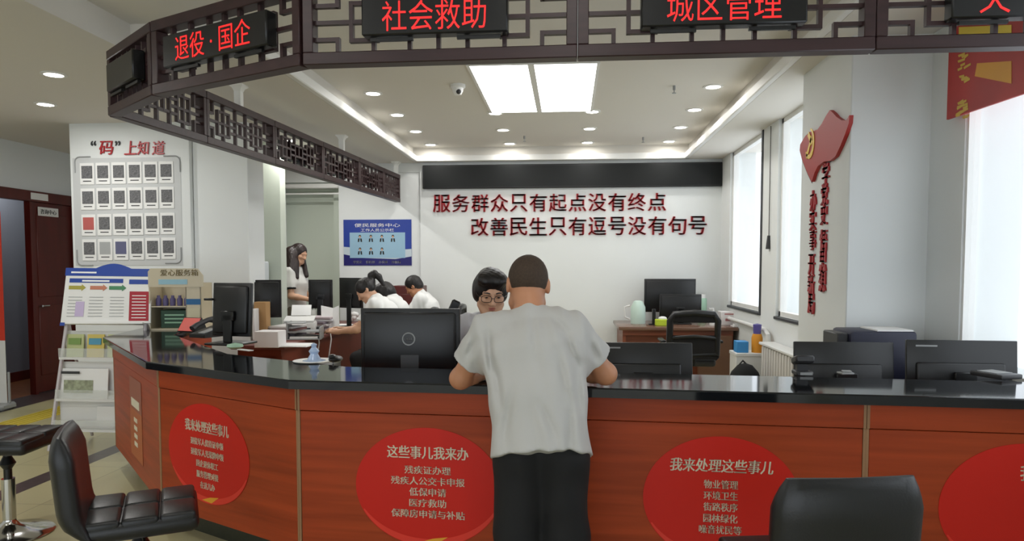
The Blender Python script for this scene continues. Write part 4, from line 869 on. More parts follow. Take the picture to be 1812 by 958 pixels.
# red wooden cabinet and phone-like things behind the seated people
p = gy(705, 512, 8.7); m = MB(); m.box(p.x - .1, 8.8, 0, p.x + .28, 9.1, gy(705, 506, 8.8).z, .006); t = solo('wooden_cabinet', m, door_wood, 'dark red wooden cabinet behind the seated man', 'cabinet')
m = MB(); m.box(p.x - .06, 8.794, .1, p.x + .24, 8.8, 1.1, .004); part('door', m, door_wood, t)
p = gy(455, 463, 7.45); m = MB(); m.box(p.x - .1, 7.3, 0, p.x + .09, 7.55, p.z, .01); t = solo('filing_cabinet', m, mat('pale_grey_steel', (206, 212, 214), 0.5), 'narrow pale steel cabinet against the green pillar', 'cabinet')
m = MB(); m.box(p.x - .08, 7.294, .1, p.x + .07, 7.3, p.z - .06, .003); part('door', m, plastic_white, t)
p = gy(803, 545, 3.95); m = MB(); m.obox((p.x, 3.95, p.z), (.05, .03, .09), (0, R(25), 0), .008); m.cyl((p.x - .01, 3.95, .74), (p.x - .01, 3.95, p.z - .03), .008); m.box(p.x - .06, 3.9, .74, p.x + .05, 4.0, .755, .004); solo('desk_camera', m, plastic_black, 'small black desk camera on a stem right behind the logo monitor', 'camera')

# ================================================================== BROCHURE RACK
t = thing('brochure_rack', 'white slanted brochure rack with a blue-headed notice panel, beside the counter', 'rack', (-3.85, 5.35, 0))
bl, br_, tl, tr_ = gy(107, 572, 5.25), gy(266, 572, 5.25), gy(118, 478, 5.38), gy(267, 480, 5.38)
frame_m = mat('rack_frame', (196, 190, 192), 0.4, metal=.2)
m = MB()
for s in (0, 1):
    x0, x1 = (bl.x + .03, bl.x - .03) if s == 0 else (br_.x - .06, br_.x - .01)
    m.tube([(x0, 5.28, 1.0), (x1, 5.12, 0.02)], .014, 10); m.tube([(x0, 5.3, 1.0), (x1, 5.62, .02)], .012, 10)
m.tube([(bl.x - .02, 5.15, .2), (br_.x - .02, 5.15, .2)], .01, 8); m.tube([(bl.x + .03, 5.28, 1.0), (br_.x - .06, 5.28, 1.0)], .01, 8)
part('frame', m, frame_m, t)
nrm = (br_ - bl).cross(tl - bl).normalized()
m = MB(); m.prism([bl, br_, tr_, tl], nrm * -.012); pn = part('notice_panel', m, plastic_white, t)
def on(u, v, e=.001): return bl + (br_ - bl) * u + (tl - bl) * v + ((tr_ - tl) - (br_ - bl)) * (u * v) + nrm * e
def strip(mb, u0, v0, u1, v1, e=.001): mb.prism([on(u0, v0, e), on(u1, v0, e), on(u1, v1, e), on(u0, v1, e)], nrm * .0006)
blue = mat('header_blue', (34, 66, 150), 0.5)
m = MB(); strip(m, -.01, .89, 1.0, 1.04); strip(m, .05, .76, .68, .84); strip(m, .75, .74, .97, .83); strip(m, -.005, -.05, .05, .01)
part('blue_header', m, blue, pn)
m = MB(); m.prism([on(.34 + .44 * k / 10, 1.035 + .1 * math.sin(math.pi * k / 10), -.003) for k in range(11)], nrm * .003); part('header_arch', m, blue, pn)
for nm, col, u in (('olive_arrow', (160, 152, 66), .05), ('orange_arrow', (186, 120, 96), .3), ('green_arrow', (72, 130, 92), .52)):
    m = MB(); m.prism([on(u, .63), on(u + .15, .63), on(u + .15, .6), on(u + .2, .665), on(u + .15, .73), on(u + .15, .7), on(u, .7)], nrm * .0006); part('arrow', m, mat(nm, col, 0.6), pn)
m = MB(); strip(m, .76, .04, .98, .6); part('red_text_block', m, mat('crimson_block', (160, 32, 48), 0.6), pn)
m = MB()
for k in range(8): strip(m, .79, .09 + k * .06, .95, .105 + k * .06, .0018)
strip(m, .2, .78, .52, .81, .0018); strip(m, .06, .94, .36, .97, .0018); part('pale_lines', m, paper, pn)
m = MB()
for u in (.06, .3, .54):
    for k in range(7): strip(m, u, .12 + k * .06, u + .16, .13 + k * .06)
part('grey_lines', m, plastic_grey, pn)
m = MB(); strip(m, .15, .12, .25, .4, .0018); part('violet_patch', m, mat('lilac', (190, 174, 206), 0.7), pn)
m = MB(); m.prism([on(.08, -.03), on(.94, -.03), on(.94, .0), on(.08, .0)], nrm * .03); part('ledge', m, plastic_white, t)
acr = mat('clear_acrylic', (230, 235, 230), 0.1, alpha=.3)
tiers = [(.86, .72, 5.22), (.62, .4, 5.17), (.36, .17, 5.13)]
xl, xr = bl.x + .0, br_.x - .04
for k, (z1, z0, y) in enumerate(tiers):
    m = MB(); m.box(xl, y, z0, xr, y + .09, z0 + .012); m.box(xl, y - .002, z0, xr, y + .003, z0 + .02); m.box(xl, y + .085, z0, xr, y + .09, z1 + .08)
    part('shelf', m, plastic_white, t)
    m = MB(); m.box(xl, y - .006, z0 + .021, xr, y - .003, z0 + .09); part('acrylic_lip', m, acr, t)
bk = [((200, 206, 150), 'pale green booklet leftmost on the top tier of the brochure rack'), ((222, 200, 110), 'yellow and blue booklet in the middle of the top tier of the brochure rack'), ((206, 212, 160), 'pale green booklet rightmost on the top tier of the brochure rack')]
for k, (col, lb) in enumerate(bk):
    x = xl + .03 + k * .17; m = MB(); m.obox((x + .07, 5.275, .82), (.14, .008, .19), (R(-6), 0, 0)); o = solo('booklet', m, mat('booklet_%d' % k, col, 0.7), lb, 'booklet', 'booklets on the brochure rack')
    m = MB(); m.obox((x + .07, 5.268, .86), (.1, .006, .05), (R(-6), 0, 0)); part('cover_picture', m, [mat('booklet_band', (130, 160, 90), 0.7), mat('booklet_blue', (90, 160, 190), 0.7), mat('booklet_band', (130, 160, 90), 0.7)][k], o)
m = MB(); m.obox((xl + .2, 5.22, .53), (.4, .008, .24), (R(-6), 0, 0)); o = solo('newspaper', m, paper, 'white leaflet with a grey photo on the middle tier of the brochure rack', 'leaflet')
m = MB(); m.obox((xl + .16, 5.211, .51), (.24, .004, .1), (R(-6), 0, 0)); part('photo', m, mat('grey_green_photo', (150, 156, 130), 0.8, noise=.4, nscale=(30, 30, 30)), o)
m = MB(); m.obox((xl + .1, 5.208, .62), (.15, .004, .02), (R(-6), 0, 0)); part('headline', m, plastic_dark, o)
for k, (col, lb) in enumerate([((150, 200, 120), 'green-white brochure on the lowest tier of the brochure rack, right of the stool back'), ((226, 226, 222), 'white brochure on the lowest tier of the brochure rack, behind the stool back')]):
    m = MB(); m.obox((xr - .1 - k * .2, 5.185, .27), (.15, .008, .18), (R(-6), 0, 0)); solo('booklet', m, mat('leaf_%d' % k, col, 0.7), lb, 'booklet', 'booklets on the brochure rack')

# ================================================================== PEOPLE: smooth bodies grown from distance fields
V3 = lambda p: np.array([p[0], p[1], p[2]], dtype=np.float32)
class Field:
    def __init__(s): s.ops = []
    def _add(s, op, fn, lo, hi, k): s.ops.append((op, fn, np.minimum(lo, hi), np.maximum(lo, hi), k)); return s
    def cap(s, a, b, ra, rb=None, k=.03, op='u', cut=None):
        a, b = V3(a), V3(b); rb = ra if rb is None else rb; ab = b - a; L2 = float(ab @ ab) + 1e-9; L = math.sqrt(L2)
        def fn(P):
            t0 = ((P - a) @ ab) / L2; t = np.clip(t0, 0, 1)
            d = np.linalg.norm(P - a - t[..., None] * ab, axis=-1) - (ra + (rb - ra) * t)
            return np.maximum(d, (t0 - 1) * L) if cut else d
        r = max(ra, rb); return s._add(op, fn, np.minimum(a, b) - r, np.maximum(a, b) + r, k)
    def ell(s, c, r, M=None, k=.02, op='u'):
        c = V3(c); r = np.array(r, dtype=np.float32); Mi = np.eye(3, dtype=np.float32) if M is None else np.array(M.to_3x3(), dtype=np.float32)
        def fn(P):
            q = (P - c) @ Mi; k0 = np.linalg.norm(q / r, axis=-1); k1 = np.linalg.norm(q / (r * r), axis=-1) + 1e-6
            return k0 * (k0 - 1) / k1
        R_ = np.full(3, r.max(), dtype=np.float32); return s._add(op, fn, c - R_, c + R_, k)
    def etube(s, a, b, x, r0, r1, k=.03, cut=(0, 0)):
        """elliptic tube A-B, half width along X and half depth across it, R0 -> R1"""
        a, b = V3(a), V3(b); ab = b - a; L = float(np.linalg.norm(ab)); t_ = ab / L; x = V3(x); x = x - t_ * (x @ t_); x /= np.linalg.norm(x); y = np.cross(t_, x)
        def fn(P):
            q = P - a; tz = q @ t_; t = np.clip(tz / L, 0, 1); rx = r0[0] + (r1[0] - r0[0]) * t; ry = r0[1] + (r1[1] - r0[1]) * t
            over = np.maximum(np.maximum(-tz, tz - L), 0)
            d = (np.sqrt(((q @ x) / rx) ** 2 + ((q @ y) / ry) ** 2 + (over / np.minimum(rx, ry)) ** 2) - 1) * np.minimum(rx, ry)
            if cut[0]: d = np.maximum(d, -tz)
            if cut[1]: d = np.maximum(d, tz - L)
            return d
        R_ = max(*r0, *r1); return s._add('u', fn, np.minimum(a, b) - R_, np.maximum(a, b) + R_, k)
    def plane(s, p, n, k=.0):
        """keep only the side of the plane that N points away from"""
        p = V3(p); n = V3(n); n = n / np.linalg.norm(n)
        return s._add('i', lambda P: (P - p) @ n, np.full(3, -1e3), np.full(3, 1e3), k)
    def mesh(s, h, warp=None):
        lo = np.min([o[2] for o in s.ops if o[0] == 'u'], axis=0) - 3 * h; hi = np.max([o[3] for o in s.ops if o[0] == 'u'], axis=0) + 3 * h
        n = np.ceil((hi - lo) / h).astype(int) + 1
        ax = [lo[i] + h * np.arange(n[i], dtype=np.float32) for i in range(3)]
        D = np.full(n, 1.0, dtype=np.float32)
        for op, fn, a, b, k in s.ops:
            pad = k + 3 * h
            i0 = np.clip(((a - pad - lo) / h).astype(int), 0, n); i1 = np.clip(((b + pad - lo) / h).astype(int) + 2, 0, n)
            if (i1 <= i0).any(): continue
            sl = tuple(slice(p, q) for p, q in zip(i0, i1))
            P = np.stack(np.meshgrid(ax[0][sl[0]], ax[1][sl[1]], ax[2][sl[2]], indexing='ij'), -1)
            d = fn(P).astype(np.float32); o = D[sl]
            if op == 'u':
                if k > 0: hh = np.clip(.5 + .5 * (o - d) / k, 0, 1); D[sl] = o + (d - o) * hh - k * hh * (1 - hh)
                else: D[sl] = np.minimum(o, d)
            elif op == 's':
                d = -d
                if k > 0: hh = np.clip(.5 - .5 * (o - d) / k, 0, 1); D[sl] = o + (d - o) * hh + k * hh * (1 - hh)
                else: D[sl] = np.maximum(o, d)
            else: D[sl] = np.maximum(o, d)
        if warp is not None:
            P = np.stack(np.meshgrid(*ax, indexing='ij'), -1); D = D + warp(P).astype(np.float32)
        S = D < 0; c = [m - 1 for m in n]
        acc = np.zeros((*c, 3), dtype=np.float32); cn = np.zeros(c, dtype=np.float32)
        for axis in range(3):
            o1, o2 = [q for q in range(3) if q != axis]
            for e1 in (0, 1):
                for e2 in (0, 1):
                    st = [0, 0, 0]; st[o1] = e1; st[o2] = e2; en = list(st); en[axis] = 1
                    g = lambda A, q: A[q[0]:q[0] + c[0], q[1]:q[1] + c[1], q[2]:q[2] + c[2]]
                    A, B = g(D, st), g(D, en); x = (A < 0) != (B < 0)
                    t = np.where(x, A / np.where(x, A - B, 1), 0)
                    for q in range(3):
                        acc[..., q] += np.where(x, st[q] + (t if q == axis else 0), 0)
                    cn += x
        act = cn > 0; idx = -np.ones(c, dtype=np.int64); idx[act] = np.arange(int(act.sum()))
        ii = np.argwhere(act); verts = (ii + acc[act] / cn[act][:, None]) * h + lo
        faces = []
        for axis in range(3):
            o1, o2 = [(1, 2), (2, 0), (0, 1)][axis]
            A = S.take(range(0, n[axis] - 1), axis); B = S.take(range(1, n[axis]), axis); x = np.argwhere(A != B)
            x = x[(x[:, o1] > 0) & (x[:, o2] > 0) & (x[:, o1] < c[o1]) & (x[:, o2] < c[o2])]
            ins = S[x[:, 0], x[:, 1], x[:, 2]]
            def cell(d1, d2):
                q = x.copy(); q[:, o1] -= d1; q[:, o2] -= d2; return idx[q[:, 0], q[:, 1], q[:, 2]]
            f = np.stack([cell(1, 1), cell(0, 1), cell(0, 0), cell(1, 0)], 1); f[~ins] = f[~ins][:, ::-1]; faces.append(f)
        return verts, np.concatenate(faces)
def field_obj(name, F, h, m, parent=None, loc=None, warp=None, label=None):
    v, f = F.mesh(h, warp)
    L = Vector(loc) if loc is not None else Vector((0, 0, 0))
    if parent is not None: L = ROOT[parent.name].translation
    me = bpy.data.meshes.new(name); me.from_pydata((v - np.array(L)).tolist(), [], f.tolist()); me.materials.append(m)
    for p in me.polygons: p.use_smooth = True
    o = bpy.data.objects.new(name, me); COL.objects.link(o)
    if parent is None: o.location = L; ROOT[o.name] = Matrix.Translation(L)
    else: o.parent = parent; ROOT[o.name] = ROOT[parent.name]
    if label: o['label'] = label
    return o
def folds(amp, seed, fx=58.0, fz=9.0, zlo=-9, zhi=9):
    r = np.random.RandomState(seed); ph = r.uniform(0, 6.28, 8)
    def w(P):
        x, y, z = P[..., 0], P[..., 1], P[..., 2]
        a = np.sin(x * fx + 2.2 * np.sin(z * fz + ph[0]) + ph[1]) * np.sin(z * fz * .7 + ph[2]) + .7 * np.sin(x * fx * 1.7 + y * 20 + z * fz * 1.9 + ph[3]) * np.sin(x * 7 + ph[5]) + .5 * np.sin(z * 31 + x * 14 + 3 * np.sin(x * 11 + ph[6]) + ph[4])
        return amp * a
    return w

def creases(base, lines, w0=.016):
    """adds long soft folds: LINES are ((x0, z0), (x1, z1), depth) on the back of the garment"""
    def w(P):
        d = base(P)
        for a, b, dep in lines:
            ax, az = a; bx_, bz = b; L2 = (bx_ - ax) ** 2 + (bz - az) ** 2
            t = np.clip(((P[..., 0] - ax) * (bx_ - ax) + (P[..., 2] - az) * (bz - az)) / L2, 0, 1)
            r2 = (P[..., 0] - ax - t * (bx_ - ax)) ** 2 + (P[..., 2] - az - t * (bz - az)) ** 2
            d = d + dep * np.sin(np.pi * (.08 + .84 * t)) * (np.exp(-r2 / w0 ** 2) - .5 * np.exp(-r2 / (2.2 * w0) ** 2))
        return d
    return w
def head_frame(c, f, u):
    f = Vector(f).normalized(); u = Vector(u); u = (u - f * u.dot(f)).normalized(); r = f.cross(u)
    return Matrix(((r.x, f.x, u.x, c[0]), (r.y, f.y, u.y, c[1]), (r.z, f.z, u.z, c[2]), (0, 0, 0, 1)))
def add_head(F, H, s=1.0, fem=False):
    p = lambda x, y, z: H @ Vector((x * s, y * s, z * s)); q = lambda *r: [v * s for v in r]
    F.ell(p(0, -.012, .03), q(.076, .096, .088), H, .02); F.ell(p(0, .022, -.035), q(.06 if fem else .064, .068, .078), H, .03)
    F.cap(p(-.028, .05, -.088), p(.028, .05, -.088), .022 * s, None, .025); F.cap(p(0, .066, -.094), p(0, .07, -.09), .016 * s, None, .02)
    for sx in (-1, 1):
        F.cap(p(sx * .055, .03, -.06), p(sx * .03, .055, -.09), .016 * s, None, .03)
        F.ell(p(sx * .042, .06, -.02), q(.024, .024, .02), H, .02)                       # cheek
        F.ell(p(sx * .032, .09, .008), q(.019, .016, .011), H, .012, 's')                # eye socket
        F.ell(p(sx * .032, .078, .007), q(.014, .0125, .0095), H, .004)                  # eyeball with lids
        F.cap(p(sx * .014, .087, .026), p(sx * .048, .076, .026), .007 * s, None, .012)  # brow ridge
        F.ell(p(sx * .078, -.012, -.002), q(.01, .022, .032), H, .008); F.ell(p(sx * .083, -.006, .002), q(.005, .012, .02), H, .004, 's')
        F.ell(p(sx * .011, .094, -.032), q(.008, .01, .007), H, .008)
    F.cap(p(0, .084, .012), p(0, .106, -.027), .008 * s, .011 * s, .012)                 # nose
    F.ell(p(0, .084, -.055), q(.022, .01, .006), H, .006); F.ell(p(0, .083, -.064), q(.019, .01, .007), H, .006); F.ell(p(0, .096, -.0595), q(.022, .006, .0016), H, .003, 's')
def add_hand(F, w, d, n, side, r=1.0, curl=.6):
    """palm and five fingers from wrist W along D, palm facing N; SIDE is the sign of the thumb's side across the palm"""
    w = Vector(w); d = Vector(d).normalized(); n = Vector(n); n = (n - d * n.dot(d)).normalized(); l = n.cross(d) * side
    F.cap(w - d * .02, w + d * .03, .024, .027, .02)
    for k, (o, ln, fr) in enumerate(((.03, .068, .0085), (.01, .078, .009), (-.011, .074, .0088), (-.031, .058, .0078))):
        b = w + d * (.082 - abs(o - .005) * .25) + l * o
        F.cap(w + d * .02 + l * o * .6, b, .0135, .0115, .014)
        a1 = curl * .55; a2 = curl * 1.25; a3 = curl * 1.8; p = b
        for a, fl, r0, r1 in ((a1, .46, 1.05, 1), (a2, .32, 1, .93), (a3, .25, .93, .8)):
            q = p + (d * math.cos(a) + n * math.sin(a) + l * o * 1.2 * (1 - curl)) * ln * fl; F.cap(p, q, fr * r0 * r, fr * r1 * r, .004); p = q
    b = w + d * .022 + l * .026; m_ = b + (d * .6 + l * .62 + n * .35).normalized() * .042; F.cap(w + d * .01 + l * .012, b, .016, .014, .012); F.cap(b, m_, .013, .0105, .008); F.cap(m_, m_ + (d * .85 + l * .15 + n * .45).normalized() * .032, .0105, .0085, .004)

def person(J, h, name_label, sk, hair_m, hair, shirt, legs, fem=False, opts=None):
    o = opts or {}; F = Field(); g = {k: Vector(v) for k, v in J.items() if k not in ('f', 'u')}
    H = head_frame(g['head'], J['f'], J['u']); s = o.get('s', 1.0); xs = (g['shr'] - g['shl']).normalized()
    sw = o.get('sw', 1.0)
    # body: one continuous surface
    F.etube(g['pel'], g['che'], xs, (.135 * sw, .095 * sw), (.14 * sw, .1 * sw), .04); F.etube(g['che'], g['nec'] - (g['nec'] - g['che']).normalized() * .05, xs, (.14 * sw, .1 * sw), (.09 * sw, .06), .05)
    F.cap(g['nec'] - (g['head'] - g['nec']).normalized() * .03, H @ Vector((0, -.022, -.045)), o.get('nr', .056 if not fem else .047), o.get('nr', .056 if not fem else .047) * .95, .03)
    add_head(F, H, s, fem)
    ar = o.get('ar', 1.0) * (.88 if fem else 1.0)
    for sd in 'lr':
        F.cap(g['nec'] + (g['sh' + sd] - g['nec']) * .3 + Vector((0, 0, -.02)), g['sh' + sd], .045, .05 * ar, .04)
        F.cap(g['sh' + sd], g['el' + sd], .05 * ar, .041 * ar, .03); F.ell(g['el' + sd], [.041 * ar] * 3, None, .02)
        mid = g['el' + sd] + (g['wr' + sd] - g['el' + sd]) * .3
        F.cap(g['el' + sd], mid, .04 * ar, .041 * ar, .02); F.cap(mid, g['wr' + sd], .04 * ar, .027 * ar, .02)
        add_hand(F, g['wr' + sd], g['hd' + sd], g['hn' + sd], (1 if sd == 'l' else -1) * o.get('th', 1), 1.0, o.get('curl', .6))
        F.cap(g['hi' + sd], g['kn' + sd], .072, .052, .04); F.cap(g['kn' + sd], g['an' + sd], .05, .034, .03)
        F.cap(g['an' + sd], g['an' + sd] + g['toe'] * .12 + Vector((0, 0, -.045)), .034, .026, .03)
    base = Vector((g['pel'].x, g['pel'].y, min(g['anl'].z, g['anr'].z) - .075))
    body = field_obj('person', F, h, sk, None, base); tag(body, name_label, 'person')
    # clothes
    T = Field(); up = (g['che'] - g['pel']).normalized(); fwd = Vector(xs).cross(up); d0 = o.get('hem', g['pel'] - up * .1)
    a = o.get('tor', ((.185, .125), (.17, .115), (.2, .13), (.15, .085)))
    wa = g['pel'] + (g['che'] - g['pel']) * .45
    T.etube(d0, wa, xs, a[0], a[1], .02, (1, 0)); T.etube(wa, g['che'], xs, a[1], a[2], .06); T.etube(g['che'], g['nec'] - (g['nec'] - g['che']).normalized() * .045, xs, a[2], a[3], .07)
    T.cap(g['nec'] - (g['head'] - g['nec']).normalized() * .03, g['nec'] + (g['head'] - g['nec']).normalized() * .012, .068 if not fem else .058, .062 if not fem else .053, .03, cut=True)
    for sd in 'lr':
        e = g['sh' + sd] + (g['el' + sd] - g['sh' + sd]) * o.get('sleeve', .72)
        T.cap(g['nec'] + (g['sh' + sd] - g['nec']) * .35 + Vector((0, 0, -.035)), g['sh' + sd], .058, .064 * ar, .06)
        T.cap(g['sh' + sd], e, .068 * ar, o.get('slr', .07) * ar, .05, cut=True)
    if o.get('collar'):
        for k in (-1, 1): T.cap(H @ Vector((k * .045, -.02, -.14)), g['nec'] + fwd * .055 + Vector(xs) * k * .05 + Vector((0, 0, .01)), .014, .012, .01)
    top = field_obj('shirt' if not o.get('polo') else 'polo_shirt', T, h, shirt, body, warp=creases(folds(o.get('fold', .0035), o.get('seed', 1)), o.get('creases', ())))
    if o.get('cuff'):
        for sd in 'lr':
            C_ = Field(); e = g['sh' + sd] + (g['el' + sd] - g['sh' + sd]) * o['sleeve']; d = (g['el' + sd] - g['sh' + sd]).normalized(); C_.cap(e - d * .02, e + d * .004, .073 * ar, .074 * ar, 0, cut=True); C_.plane(e - d * .02, -d); field_obj('sleeve_band', C_, h, trouser_black, top)
    L = Field()
    for sd in 'lr':
        L.cap(g['pel'] + Vector((0, 0, -.02)), g['hi' + sd], .07, .085, .04); L.cap(g['hi' + sd], g['kn' + sd], .1 * o.get('lr', .95), .086 * o.get('lr', .9), .04); L.cap(g['kn' + sd], g['an' + sd] + Vector((0, 0, .02)), .086 * o.get('lr', .85), .07 * o.get('lr', .85), .03, cut=True)
    field_obj('trousers', L, max(h, .009), legs, body, warp=folds(.003, 5, 22, 12))
    for sd in 'lr':
        B = Field(); a_ = g['an' + sd]; t = g['toe']; gz_ = base.z
        B.cap(Vector((a_.x, a_.y, gz_ + .04)) - t * .03, Vector((a_.x, a_.y, gz_ + .036)) + t * .13, .044, .04, .02); B.cap(a_, Vector((a_.x, a_.y, gz_ + .05)), .04, .046, .02); B.plane((0, 0, gz_ + .002), (0, 0, -1)); field_obj('shoe', B, .008, plastic_black, body)
    # hair
    A = Field(); p = lambda x, y, z: H @ Vector((x * s, y * s, z * s)); q = lambda *r: [v * s for v in r]; up_ = H.to_3x3() @ Vector((0, 0, 1))
    HN = lambda *n: H.to_3x3() @ Vector(n)
    if hair == 'buzz':
        A.ell(p(0, -.012, .03), q(.0785, .0985, .091), H, 0); A.plane(p(0, 0, -.004), HN(0, .7, -1)); 
        hw = lambda P: .0012 * np.sin(P[..., 0] * 300) * np.sin(P[..., 1] * 310) * np.sin(P[..., 2] * 290)
    else:
        A.ell(p(0, -.016, .032), q(.086, .106, .098), H, 0)
        if hair == 'bob':
            for sx in (-1, 1): A.ell(p(sx * .064, -.02, -.005), q(.03, .062, .06), H, .03)
            A.ell(p(0, -.07, -.02), q(.07, .05, .07), H, .03); A.ell(p(-.03, .04, .09), q(.05, .06, .035), H, .03); A.ell(p(.035, .035, .09), q(.045, .06, .033), H, .02)
        if hair == 'long':
            for sx in (-1, 1): A.cap(p(sx * .07, -.01, .0), p(sx * .075, .035, -.24), .026 * s, .02 * s, .04)
            A.etube(p(0, -.075, 0), p(0, -.09, -.3), HN(1, 0, 0), (.075 * s, .04 * s), (.08 * s, .025 * s), .04)
        if hair == 'pony':
            A.ell(p(0, -.11, .04), q(.03, .03, .03), H, .02); pt = [p(0, -.1, .05), p(0, -.135, .09), p(0, -.17, .085), p(0, -.185, .03), p(0, -.17, -.06)]
            for a_, b_, r0, r1 in zip(pt, pt[1:], (.024, .032, .034, .03), (.032, .034, .03, .018)): A.cap(a_, b_, r0, r1, .015)
        if hair == 'short': A.ell(p(0, -.07, -.03), q(.062, .045, .045), H, .03)
        face = {'bob': ((0, .115, -.04), (.07, .085, .098)), 'long': ((0, .12, -.03), (.066, .085, .105)), 'pony': ((0, .12, -.03), (.082, .085, .1)), 'short': ((0, .11, -.05), (.095, .1, .115))}[hair]
        A.ell(p(*face[0]), q(*face[1]), H, .012, 's')
        if hair == 'short': A.plane(p(0, 0, -.07), HN(0, .2, -1))
        if hair == 'pony': A.cap(p(-.09, .02, -.06), p(.09, .02, -.06), .045, None, .02, 's')
        hw = lambda P: .0018 * np.sin(P[..., 0] * 150 + P[..., 1] * 90) * np.sin(P[..., 1] * 170 + P[..., 2] * 12)
    for a_, b_, r0, r1 in o.get('locks', ()): A.cap(a_, b_, r0, r1, .03)
    field_obj('hair', A, min(h, .007), hair_m, body, warp=hw)
    if o.get('face'):
        for sx in (-1, 1):
            m = MB(); m.ball(p(sx * .032, .0895, .006), (.0075 * s, .003, .0045 * s), H.to_3x3(), 12); part('eye', m, hair_black, body)
            m = MB(); m.tube([p(sx * .015, .0965, .03), p(sx * .03, .0945, .034), p(sx * .05, .082, .03)], [.003, .0035, .002], 6); part('eyebrow', m, hair_black, body)
        m = MB(); m.ball(p(0, .0915, -.0545), (.02 * s, .0045, .004 * s), H.to_3x3(), 14); m.ball(p(0, .091, -.064), (.017 * s, .0048, .005 * s), H.to_3x3(), 14); part('lips', m, mat('lip_red', (168, 96, 84), 0.55), body)
    if o.get('glasses'):
        m = MB()
        for sx in (-1, 1):
            c = [p(sx * .034 + .026 * math.copysign(abs(math.cos(a)) ** .6, math.cos(a)), .106 - abs(sx * .034 + .026 * math.cos(a)) * .16, .002 + .019 * math.copysign(abs(math.sin(a)) ** .7, math.sin(a))) for a in [2 * math.pi * k / 24 for k in range(25)]]
            m.tube(c, .0016, 6, False); m.tube([p(sx * .06, .097, .012), p(sx * .08, .07, .012), p(sx * .083, -.01, .01)], .0018, 6)
        m.tube([p(-.009, .106, .006), p(0, .109, .009), p(.009, .106, .006)], .0016, 6); part('glasses', m, plastic_black, body)
    return body

def at_(px, py, Y): return gy(px, py, Y)
# ---- the man at the counter, back to us
pel = at_(958, 785, 2.66); pel = Vector((pel.x, 2.66, .83)); cx = pel.x
che = at_(946, 626, 2.80); nec = at_(937, 556, 2.86); hd = at_(934, 507, 2.93)
J = dict(pel=pel, che=che, nec=nec, head=hd, f=(-.14, .9, -.36), u=(-.02, .36, .92),
         shl=at_(866, 586, 2.84), shr=at_(1010, 584, 2.84), ell=at_(815, 670, 2.91), elr=at_(1072, 662, 2.91),
         wrl=(at_(872, 665, 3.1).x - .01, 3.12, CT + .034), wrr=(at_(1000, 665, 3.1).x, 3.13, CT + .034), hdl=(.5, .85, 0), hdr=(-.6, .8, 0), hnl=(0, 0, -1), hnr=(0, 0, -1),
         hil=(cx - .08, 2.64, .73), hir=(cx + .08, 2.64, .73), knl=(cx - .088, 2.61, .44), knr=(cx + .09, 2.62, .44), anl=(cx - .09, 2.58, .075), anr=(cx + .1, 2.58, .075), toe=(0, 1, 0))
man = person(J, .0065, 'person in a white T-shirt and black trousers leaning on the counter, back turned', skin, hair_buzz, 'buzz', shirt_white, trouser_black,
             opts=dict(hem=Vector((cx, 2.63, .735)), tor=((.192, .142), (.17, .128), (.192, .132), (.12, .075)), lr=1.0, sleeve=.66, slr=.08, fold=.004,
       creases=[((lambda p, q: ((p.x, p.z), (q.x, q.z), dp))(at_(a, b, yy), at_(c, d, yy))) for a, b, c, d, yy, dp in ((1002, 592, 1022, 650, 2.72, 0.0266), (1020, 640, 1026, 720, 2.7, 0.0228), (986, 620, 1007, 706, 2.68, 0.0228), (862, 592, 872, 664, 2.72, 0.0266), (874, 640, 890, 720, 2.68, 0.0190), (940, 552, 950, 606, 2.76, 0.0152), (955, 712, 984, 770, 2.58, 0.0190), (905, 690, 892, 780, 2.58, 0.0171), (1012, 700, 1006, 800, 2.56, 0.0190), (842, 600, 822, 640, 2.8, 0.0228), (1040, 600, 1062, 642, 2.8, 0.0228), (970, 560, 1010, 590, 2.74, 0.0152))], curl=.25, seed=4, sw=1.0, s=1.06, nr=.062))
# ---- the clerk with glasses, facing him across the counter
X = at_(866, 600, 3.85).x
J = dict(pel=(X, 4.22, .84), che=(X, 3.98, 1.08), nec=at_(862, 572, 3.86), head=at_(868, 517, 3.76), f=(.22, -.9, -.36), u=(.1, -.34, .93),
         shl=(X + .165, 3.93, 1.115), shr=(X - .165, 3.93, 1.115), ell=(X + .25, 3.72, .93), elr=(X - .2, 3.98, .86), wrl=(X + .1, 3.46, CT + .034), wrr=(X - .1, 3.76, .79), hdl=(-.3, -.9, 0), hdr=(.3, -.9, 0), hnl=(0, 0, -1), hnr=(0, 0, -1),
         hil=(X + .08, 4.26, .8), hir=(X - .08, 4.26, .8), knl=(X + .09, 4.2, .44), knr=(X - .09, 4.2, .44), anl=(X + .09, 4.28, .075), anr=(X - .09, 4.28, .075), toe=(0, -1, 0))
person(J, .0065, 'person with short black hair and glasses facing the man across the counter', skin_fair, hair_black, 'bob', mat('pale_grey_polo', (206, 206, 214), 0.85), trouser_black, fem=True,
       opts=dict(tor=((.17, .12), (.15, .11), (.17, .115), (.1, .065)), sleeve=.7, polo=True, collar=True, face=True, glasses=True, curl=.3, seed=2, s=1.0))
